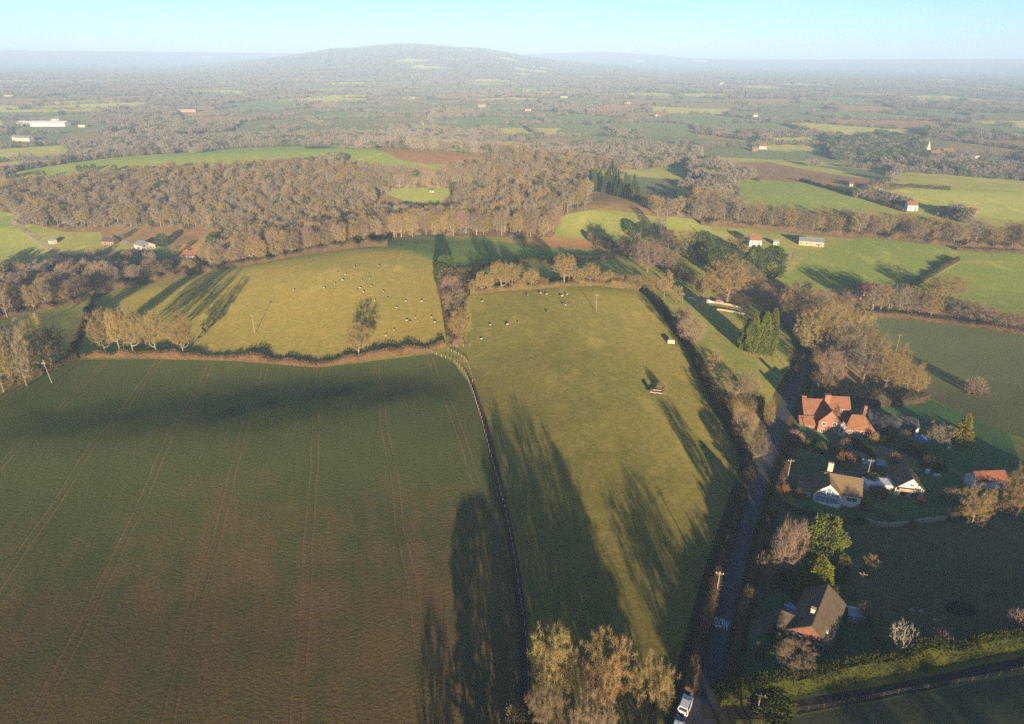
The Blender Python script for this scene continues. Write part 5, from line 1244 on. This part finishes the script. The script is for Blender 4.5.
# ---------------------------------------------------------------- fences and poles
def fence(px, step, ph, pr, mat, label, name='wire_fence', rails=0, cap=100):
    P = smooth_path([Vector(G(*p)) for p in px], 6); P = np.array([(p.x, p.y) for p in P]); seg = np.linalg.norm(np.diff(P, axis=0), axis=1); cum = np.concatenate([[0], np.cumsum(seg)])
    s = np.arange(0, cum[-1], step)[:cap]; X = np.interp(s, cum, P[:, 0]); Y = np.interp(s, cum, P[:, 1]); Z = zf(X, Y)
    o = empty(name, (X[0], Y[0], Z[0])); tag(o, label, 'fence')
    mb = MB(); mb.tube([(0, 0, -.4), (0, 0, ph * .96), (0, 0, ph)], [pr, pr, pr * .6], 6); me = mb.mesh('post', mat)
    for i in range(len(s)):
        p = link_part('post', me, o); p.location = (X[i] - X[0], Y[i] - Y[0], Z[i] - Z[0]); p.rotation_euler = (rnd.uniform(-.05, .05), rnd.uniform(-.05, .05), rnd.uniform(0, 6))
    for k, hgt in enumerate((.35, .7, 1.05) if not rails else (.5, .9, 1.2)[:rails]):
        wb = MB(); wb.tube(np.column_stack([X - X[0], Y - Y[0], Z - Z[0] + hgt * ph / 1.2]), [.008 if not rails else .05] * len(s), 3 if not rails else 4)
        wb.build('wire' if not rails else 'rail', 'wire' if not rails else mat, o)
    return o
fence([(432,353),(446,359),(458,366),(468,380),(480,415),(489,450),(500,490),(510,533),(519,590),(526,640),(529,700)], 3.0, 1.3, .085, 'grey_wood', 'long pale post and wire fence between ploughed field and middle pasture')
fence([(448,350),(460,356),(468,364),(473,384)], 2.6, 1.3, .09, 'grey_wood', 'short post fence beside the long fence corner', rails=2)
fence([(792,712),(830,707),(880,697),(930,688),(985,679),(1030,668)], 2.8, 1.1, .06, 'dark_wood', 'post and wire fence along the field side of the side lane')
fence([(445,347),(458,347),(470,346)], 2.6, 1.3, .09, 'grey_wood', 'short post fence at the foot of the golden oak between the pastures')
fence([(700,300),(722,306),(745,320),(760,332),(775,352),(790,372)], 4, 1.2, .08, 'grey_wood', 'post fence through the grass behind the cypress clump')
def pole(px, py, top, label, lean=0.0, arm=True):
    x, y, z, H = height_at(px, py, top); H = min(max(H, 4.5), 10)
    o = empty('utility_pole', (x, y, z), rnd.uniform(-.4, .4)); o.rotation_euler[1] = lean; tag(o, label, 'utility pole')
    mb = MB(); mb.tube([(0, 0, -.6), (0, 0, H * .5), (0, 0, H)], [.15, .13, .1], 8); mb.build('mast', 'pole_wood', o)
    if arm:
        mb = MB(); mb.box((0, -.15, H - .5), (1.7, .12, .14)); mb.tube([(-.55, -.13, H - .55), (0, -.13, H - 1.25)], [.03, .03], 4); mb.tube([(.55, -.13, H - .55), (0, -.13, H - 1.25)], [.03, .03], 4)
        a = mb.build('crossarm', 'pole_wood', o); ib = MB()
        for u in (-.7, 0, .7): ib.tube([(u, -.15, H - .42), (u, -.15, H - .22)], [.06, .05], 6)
        ib.build('insulator', 'render_white', a)
for a in ((52,383,362,'leaning utility pole at the dark edge of the ploughed field',-.12),(255,334,315,'utility pole standing in the sheep pasture'),(596,312,294,'utility pole at the top of the middle pasture'),(682,304,293,'utility pole beside the parked white cars'),
 (896,351,334,'utility pole at the edge of the drilled field beside the lane belt'),(716,596,571,'short pale utility pole on the verge west of the lane'),(858,594,572,'pale utility pole in the rough paddock by the round golden tree'),(757,712,695,'utility pole in front of the clipped hedge by the lane junction'),(787,480,459,'pale utility pole on the lane verge by the white house'),(865,484,459,'pale utility pole on the lawn next to the garden sheds')):
    pole(*a)
# ---------------------------------------------------------------- painted word on the lane
def road_word():
    cu = bpy.data.curves.new('slow', 'FONT'); cu.body = 'SLOW'; cu.size = 1.0; cu.align_x = 'CENTER'; cu.align_y = 'CENTER'; cu.offset = .04
    t = bpy.data.objects.new('slow', cu); COL.objects.link(t)
    dg = bpy.context.evaluated_depsgraph_get(); me = bpy.data.meshes.new_from_object(t.evaluated_get(dg)); bpy.data.objects.remove(t)
    bm = bmesh.new(); bm.from_mesh(me); bmesh.ops.triangulate(bm, faces=bm.faces[:]); bmesh.ops.subdivide_edges(bm, edges=bm.edges[:], cuts=2, use_grid_fill=True)
    c = Vector(G(721, 624)); d = (Vector(G(724.5, 604)) - Vector(G(715, 644))).normalized(); nn = Vector((d.y, -d.x))
    for v in bm.verts:
        p = c + nn * v.co.x * 1.05 + d * v.co.y * 3.8; v.co = (p.x, p.y, z1(p.x, p.y) + .035)
    bm.to_mesh(me); bm.free(); me.materials.clear(); me.materials.append(M['road_paint'])
    o = bpy.data.objects.new('road_lettering', me); COL.objects.link(o); o['kind'] = 'structure'; o['label'] = 'word SLOW painted in white on the grey lane'
road_word()

# ---------------------------------------------------------------- cars and trailers
def make_car(name, label, body, dark_roof=None, L=4.3, W=1.78, cat='car', group=None, glassy='glass'):
    o = empty(name, (0, 0, 0)); tag(o, label, cat, group)
    def loft(prof, mat, nm, inset=0, par=o):
        mb = MB(); n = len(prof); v = []
        for sgn in (-1, 1):
            for x, z, hw in prof: v.append((x, sgn * hw, z))
        f = [tuple(range(n))[::-1], tuple(range(n, 2 * n))] + [(i, (i + 1) % n, n + (i + 1) % n, n + i) for i in range(n)]
        mb.add(v, f); return mb.build(nm, mat, par)
    w = W / 2; l = L / 2
    low = [(-l, .35, w * .93), (-l - .02, .62, w * .97), (-l + .1, .95, w * .95), (l - 1.25, .98, w * .95), (l - .25, .82, w * .9), (l, .6, w * .88), (l - .02, .34, w * .86), (l - .6, .24, w), (-l + .6, .24, w)]
    b = loft(low, body, 'body')
    cab = [(-l + .14, .93, w * .9), (-l + .42, 1.42, w * .74), (-l + .7, 1.5, w * .72), (.25, 1.48, w * .72), (.5, 1.4, w * .74), (l - 1.15, .95, w * .9)]
    loft(cab, glassy, 'windows')
    rf = MB(); rf.add([(-l + .36, -w * .735, 1.45), (.32, -w * .735, 1.45), (.32, w * .735, 1.45), (-l + .36, w * .735, 1.45), (-l + .46, -w * .69, 1.535), (.2, -w * .69, 1.525), (.2, w * .69, 1.525), (-l + .46, w * .69, 1.535)], [(0, 1, 5, 4), (1, 2, 6, 5), (2, 3, 7, 6), (3, 0, 4, 7), (4, 5, 6, 7), (3, 2, 1, 0)])
    for sy in (-1, 1):
        rf.tube([(-l + .16, sy * w * .88, .95), (-l + .4, sy * w * .73, 1.46)], [.05, .05], 4); rf.tube([(.35, sy * w * .74, 1.46), (l - 1.15, sy * w * .89, .95)], [.04, .04], 4)
    rf.build('roof', dark_roof or body, o)
    for sx in (-l + .78, l - .82):
        for sy in (-1, 1):
            wb = MB(); wb.tube([(sx, sy * (w - .2), .32), (sx, sy * (w + .02), .32)], [.32, .32], 14); wh = wb.build('wheel', 'rubber', o)
            rb = MB(); rb.tube([(sx, sy * (w - .02), .32), (sx, sy * (w + .035), .32)], [.2, .18], 10); rb.build('rim', 'rim_metal', wh)
    for sy in (-1, 1):
        tb = MB(); tb.box((-l - .0, sy * w * .8, .78), (.1, .22, .3)); tb.build('tail_light', 'lamp_red', o)
        hb = MB(); hb.box((l - .12, sy * w * .66, .68), (.2, .3, .14)); hb.build('headlight', 'paint_white', o)
    return o
def place(o, px, py, px2=None, py2=None, rz=None, dz=0):
    x, y = G(px, py); o.location = (x, y, z1(x, y) + dz)
    if px2 is not None:
        x2, y2 = G(px2, py2); rz = math.atan2(y2 - y, x2 - x)
        o.rotation_euler = (0, -math.atan2(z1(x2, y2) - z1(x, y), math.hypot(x2 - x, y2 - y)), rz)
    else: o.rotation_euler = (0, 0, rz or 0)
place(make_car('parked_car', 'white hatchback driving up the lane beside the golden oaks', 'paint_white', L=4.1, W=1.85), 685, 707, 696, 677)
place(make_car('parked_car', 'dark car with pale roof close behind the white hatchback, cut by the bottom edge', 'paint_dark', 'paint_white'), 677.5, 729, 688, 698)
place(make_car('parked_car', 'light blue car parked at the left end of the brown roofed house', 'paint_blue', glassy='sky_tinted_glass', L=3.9), 792, 613, rz=R(100))
for i, (px, py, lb) in enumerate(((692,300.5,'white car parked apart at the west end of the pale stone wall'),(709,302.5,'white car parked at the middle of the pale stone wall'),(719,303,'white car parked under the large spreading oak'))):
    place(make_car('parked_car', lb, 'paint_white'), px, py, rz=R(-12 + 9 * i))
def trailer():
    o = empty('farm_trailer', (0, 0, 0)); tag(o, 'old wooden farm trailer standing in the middle pasture beside a golden bush', 'trailer')
    mb = MB()
    for i in range(6): mb.box((0, -.95 + i * .38, .95), (4.6, .35, .09))
    mb.box((0, 0, .82), (4.4, .2, .16)); mb.tube([(2.2, 0, .8), (3.8, 0, .5)], [.07, .06], 5); mb.build('bed', 'grey_wood', o)
    sb = MB()
    for sy in (-1, 1): sb.box((0, sy * 1.17, 1.22), (4.6, .07, .45))
    sb.box((2.28, 0, 1.2), (.07, 2.25, .4)); sb.build('side_board', 'grey_wood', o)
    hb = MB(); hb.box((-1.9, 0, 1.75), (1.1, 2.2, 1.5)); hb.box((-1.9, 0, 2.53), (1.3, 2.4, .08)); hb.build('crate', 'dark_wood', o)
    for sx in (-1.1, 1.2):
        for sy in (-1, 1):
            wb = MB(); wb.tube([(sx, sy * .95, .42), (sx, sy * 1.2, .42)], [.42, .42], 14); w = wb.build('wheel', 'rubber', o)
            rb = MB(); rb.tube([(sx, sy * 1.16, .42), (sx, sy * 1.23, .42)], [.2, .18], 10); rb.build('rim', 'rim_metal', w)
    return o
tr_ = trailer(); place(tr_, 656, 394, rz=R(-14)); tr_.scale = (.85, .85, .8)
def small_trailer():
    o = empty('stock_trailer', (0, 0, 0)); tag(o, 'small pale livestock trailer on the thick hedge below the purple tree', 'trailer')
    mb = MB(); mb.box((0, 0, 1.45), (3.4, 1.9, 1.7)); mb.box((0, 0, 2.36), (3.2, 1.7, .14), 0, .92); mb.build('body', 'cream', o)
    db = MB(); db.box((-1.73, 0, 1.4), (.06, 1.6, 1.4)); db.build('door', 'sheet_metal', o); mb = MB(); mb.tube([(1.7, 0, .6), (2.9, 0, .5)], [.06, .05], 5); mb.build('drawbar', 'iron', o)
    for sx in (-.4, .45):
        for sy in (-1, 1):
            wb = MB(); wb.tube([(sx, sy * .8, .34), (sx, sy * 1.0, .34)], [.34, .34], 12); w = wb.build('wheel', 'rubber', o); rb = MB(); rb.tube([(sx, sy * .97, .34), (sx, sy * 1.03, .34)], [.18, .16], 8); rb.build('rim', 'rim_metal', w)
    return o
tr_ = small_trailer(); place(tr_, 671, 344, rz=R(-15)); tr_.scale = (.8, .8, .75)
# tarpaulin over a garden heap, bench and white bin
x, y = G(920, 440); mb = MB(); rs_t = np.random.RandomState(5); n = 14; v = []
for i in range(n):
    for j in range(n):
        u, q = i / (n - 1) * 2 - 1, j / (n - 1) * 2 - 1; b = max(0, 1 - abs(u) ** 2.5) * max(0, 1 - abs(q) ** 2.5)
        v.append((u * 2.4 + rs_t.normal() * .05, q * 1.9 + rs_t.normal() * .05, 1.5 * b ** .6 + .12 * rs_t.normal() * b + .06))
mb.add(v, [(i * n + j, (i + 1) * n + j, (i + 1) * n + j + 1, i * n + j + 1) for i in range(n - 1) for j in range(n - 1)])
tag(mb.build('tarpaulin', 'tarp_blue', None, (x, y, z1(x, y))), 'crumpled blue tarpaulin over a garden heap beside the white annex', 'tarpaulin')
x, y = G(937, 477); o = empty('garden_bench', (x, y, z1(x, y)), R(-15)); tag(o, 'white garden bench on the lawn right of the white bungalow', 'bench')
mb = MB(); mb.box((0, 0, .46), (2.0, .5, .07)); mb.build('seat', 'white_wood', o); mb = MB(); mb.box((0, .27, .78), (2.0, .06, .5)); mb.build('backrest', 'white_wood', o)
for sx in (-.85, .85):
    mb = MB(); mb.box((sx, 0, .2), (.09, .45, .44)); mb.build('leg', 'white_wood', o)
x, y = G(927, 473); o = empty('white_tank', (x, y, z1(x, y))); tag(o, 'small white garden tank at the corner of the white bungalow lawn', 'tank')
mb = MB(); mb.tube([(0, 0, 0), (0, 0, .15), (0, 0, 1.25), (0, 0, 1.45)], [.5, .6, .6, .3], 12); mb.build('body', 'paint_white', o); mb = MB(); mb.tube([(0, 0, 1.44), (0, 0, 1.56)], [.22, .2], 10); mb.build('lid', 'paint_dark', o)
# pale stones in the rough paddock
for px, py, lb in ((912,611,'pale stone in the rough paddock, westernmost of three'),(921,612,'pale stone between two others in the rough paddock'),(936,621,'pale stone below the others near the oval pond')):
    x, y = G(px, py); bm = bmesh.new(); bmesh.ops.create_icosphere(bm, subdivisions=2, radius=.5); rr = random.Random(px)
    for v in bm.verts: v.co = Vector((v.co.x * 1.3, v.co.y, v.co.z * .7)) * (1 + rr.uniform(-.14, .14))
    me = bpy.data.meshes.new('field_stone'); bm.to_mesh(me); bm.free(); me.materials.append(M['stone']); o = bpy.data.objects.new('field_stone', me); COL.objects.link(o); o.location = (x, y, z1(x, y) + .1); tag(o, lb, 'stone', 'pale stones in the rough paddock')

# ---------------------------------------------------------------- sheep: one continuous skinned body, darker face and legs by material
def make_sheep(graze, wool='wool'):
    V = [((0, 0, .72), .27), ((.32, 0, .74), .26), ((-.34, 0, .74), .27), ((.52, 0, .78 if not graze else .7), .17)]
    hx = [((.68, 0, .98), .12), ((.86, 0, .98), .075)] if not graze else [((.72, 0, .42), .12), ((.84, 0, .2), .075)]
    V += hx
    E = [(0, 1), (0, 2), (1, 3), (3, 4), (4, 5)]
    for sx, at in ((.34, 1), (-.38, 2)):
        for sy in (-1, 1):
            a = len(V); V += [((sx, sy * .13, .5), .1), ((sx + (.02 if sx > 0 else -.04), sy * .13, .26), .05), ((sx, sy * .13, .0), .05)]
            E += [(at, a), (a, a + 1), (a + 1, a + 2)]
    a = len(V); V += [((-.58, 0, .68), .06), ((-.62, 0, .5), .04)]; E += [(2, a), (a, a + 1)]
    for sy in (-1, 1):
        hx_, hz_ = V[4][0][0], V[4][0][2]; a = len(V); V += [((hx_ - .02, sy * .2, hz_ + .02), .035)]; E += [(4, a)]
    me = bpy.data.meshes.new('sheep'); me.from_pydata([v for v, r in V], E, []); o = bpy.data.objects.new('sheep', me); COL.objects.link(o)
    md = o.modifiers.new('skin', 'SKIN'); md.use_smooth_shade = True
    for i, (v, r) in enumerate(V): me.skin_vertices[0].data[i].radius = (r, r)
    me.skin_vertices[0].data[0].use_root = True
    o.modifiers.new('sub', 'SUBSURF').levels = 1
    dg = bpy.context.evaluated_depsgraph_get(); me2 = bpy.data.meshes.new_from_object(o.evaluated_get(dg)); bpy.data.objects.remove(o)
    me2.name = 'sheep'; me2.materials.clear(); me2.materials.append(M[wool]); me2.materials.append(M['black_hair'])
    for p in me2.polygons:
        c = p.center; dark = c.z < .42 and c.x < .6 or (c.x > .62)
        p.material_index = 1 if dark else 0
    return me2
SH = [make_sheep(False), make_sheep(True), make_sheep(True)]
def z5(x, y): return 250 + x / 3.446, 180 + y / 3.446
sp_ = [z5(*p) for p in ((300,318),(330,325),(293,358),(385,345),(408,325),(413,340),(418,365),(367,380),(380,372),(392,386),(445,297),(460,385),(475,408),(505,440),(537,417),(590,418),(430,465),(540,485),(552,490),(570,475),(497,518),(467,537),(625,475),(637,490),(430,418),(360,300),(255,372),(320,345),(150,380))]
sq_ = [z5(*p) for p in ((800,418),(828,500),(797,548),(890,498))] + [(500 + x / 3.446, 180 + y / 3.446) for x, y in ((25,498),(63,493),(95,397),(140,390),(160,393),(163,455),(213,400),(230,395),(218,428),(225,432))]
for grp, pts, lb in (('sheep on the domed pasture', sp_, 'white sheep with black face grazing on the domed sunny pasture'), ('sheep in the middle pasture', sq_, 'white sheep with black face at the top of the middle pasture')):
    for i, (px, py) in enumerate(pts):
        x, y = G(px, py + 1); o = bpy.data.objects.new('sheep', SH[i % 3]); COL.objects.link(o); o.location = (x, y, z1(x, y) - .02); o.rotation_euler = (0, 0, rnd.uniform(0, 6.28)); s = rnd.uniform(.85, 1.08); o.scale = (s, s, s)
        tag(o, lb, 'sheep', grp)
# ---------------------------------------------------------------- air, light, render settings
def build_haze():
    me = bpy.data.meshes.new('haze'); bm = bmesh.new(); bmesh.ops.create_cube(bm, size=1)
    x0, x1, y0, y1, zb, zt = -30000, 30000, -400, 33500, -120, 245
    for v in bm.verts:
        v.co = Vector((x0 if v.co.x < 0 else x1, y0 if v.co.y < 0 else y1, zb if v.co.z < 0 else zt))
    bm.to_mesh(me); bm.free()
    m = bpy.data.materials.new('haze_air'); m.use_nodes = True; t = m.node_tree; t.nodes.clear()
    o = t.nodes.new('ShaderNodeOutputMaterial'); v = t.nodes.new('ShaderNodeVolumePrincipled')
    v.inputs['Color'].default_value = HAZE_COL; v.inputs['Density'].default_value = HAZE_D; v.inputs['Anisotropy'].default_value = -0.16
    t.links.new(v.outputs[0], o.inputs['Volume']); me.materials.append(m)
    ob = bpy.data.objects.new('haze', me); COL.objects.link(ob); ob['kind'] = 'stuff'; ob['label'] = 'pale lavender winter haze over the whole countryside'
HAZE_D = 1.6e-4; HAZE_COL = (.45, .67, 1.0, 1)
build_haze()
SKY_S = .078
SUN_EL, SUN_AZ = R(9.5), R(7.0)      # sun stands behind the camera and a little to the right
dv = Vector((math.sin(SUN_AZ) * math.cos(SUN_EL), -math.cos(SUN_AZ) * math.cos(SUN_EL), math.sin(SUN_EL)))
sl = bpy.data.lights.new('sun', 'SUN'); so = bpy.data.objects.new('sun', sl); COL.objects.link(so)
sl.energy = 5.0; sl.angle = R(.5); sl.color = (1.0, .75, .45)
so.rotation_euler = dv.to_track_quat('Z', 'Y').to_euler()
w = bpy.data.worlds.new('World'); scene.world = w; w.use_nodes = True
t = w.node_tree; t.nodes.clear()
ow = t.nodes.new('ShaderNodeOutputWorld'); bg = t.nodes.new('ShaderNodeBackground'); sk = t.nodes.new('ShaderNodeTexSky')
sk.sky_type = 'NISHITA'; sk.sun_disc = False; sk.sun_elevation = SUN_EL
sk.sun_rotation = math.atan2(dv.x, dv.y)
sk.altitude = 1000; sk.air_density = 0.7; sk.dust_density = 1.0; sk.ozone_density = 3.0
bg.inputs[1].default_value = SKY_S
t.links.new(sk.outputs[0], bg.inputs[0]); t.links.new(bg.outputs[0], ow.inputs[0])
scene.view_settings.view_transform = 'Standard'; scene.view_settings.look = 'None'
scene.view_settings.exposure = EXPO if 'EXPO' in globals() else 1.42; scene.view_settings.gamma = 1
c = scene.cycles
c.use_denoising = False; c.max_bounces = 5; c.diffuse_bounces = 3; c.glossy_bounces = 2; c.transmission_bounces = 3
c.volume_bounces = 1; c.transparent_max_bounces = 6; c.caustics_reflective = False; c.caustics_refractive = False
c.use_adaptive_sampling = False; c.sample_clamp_indirect = 4
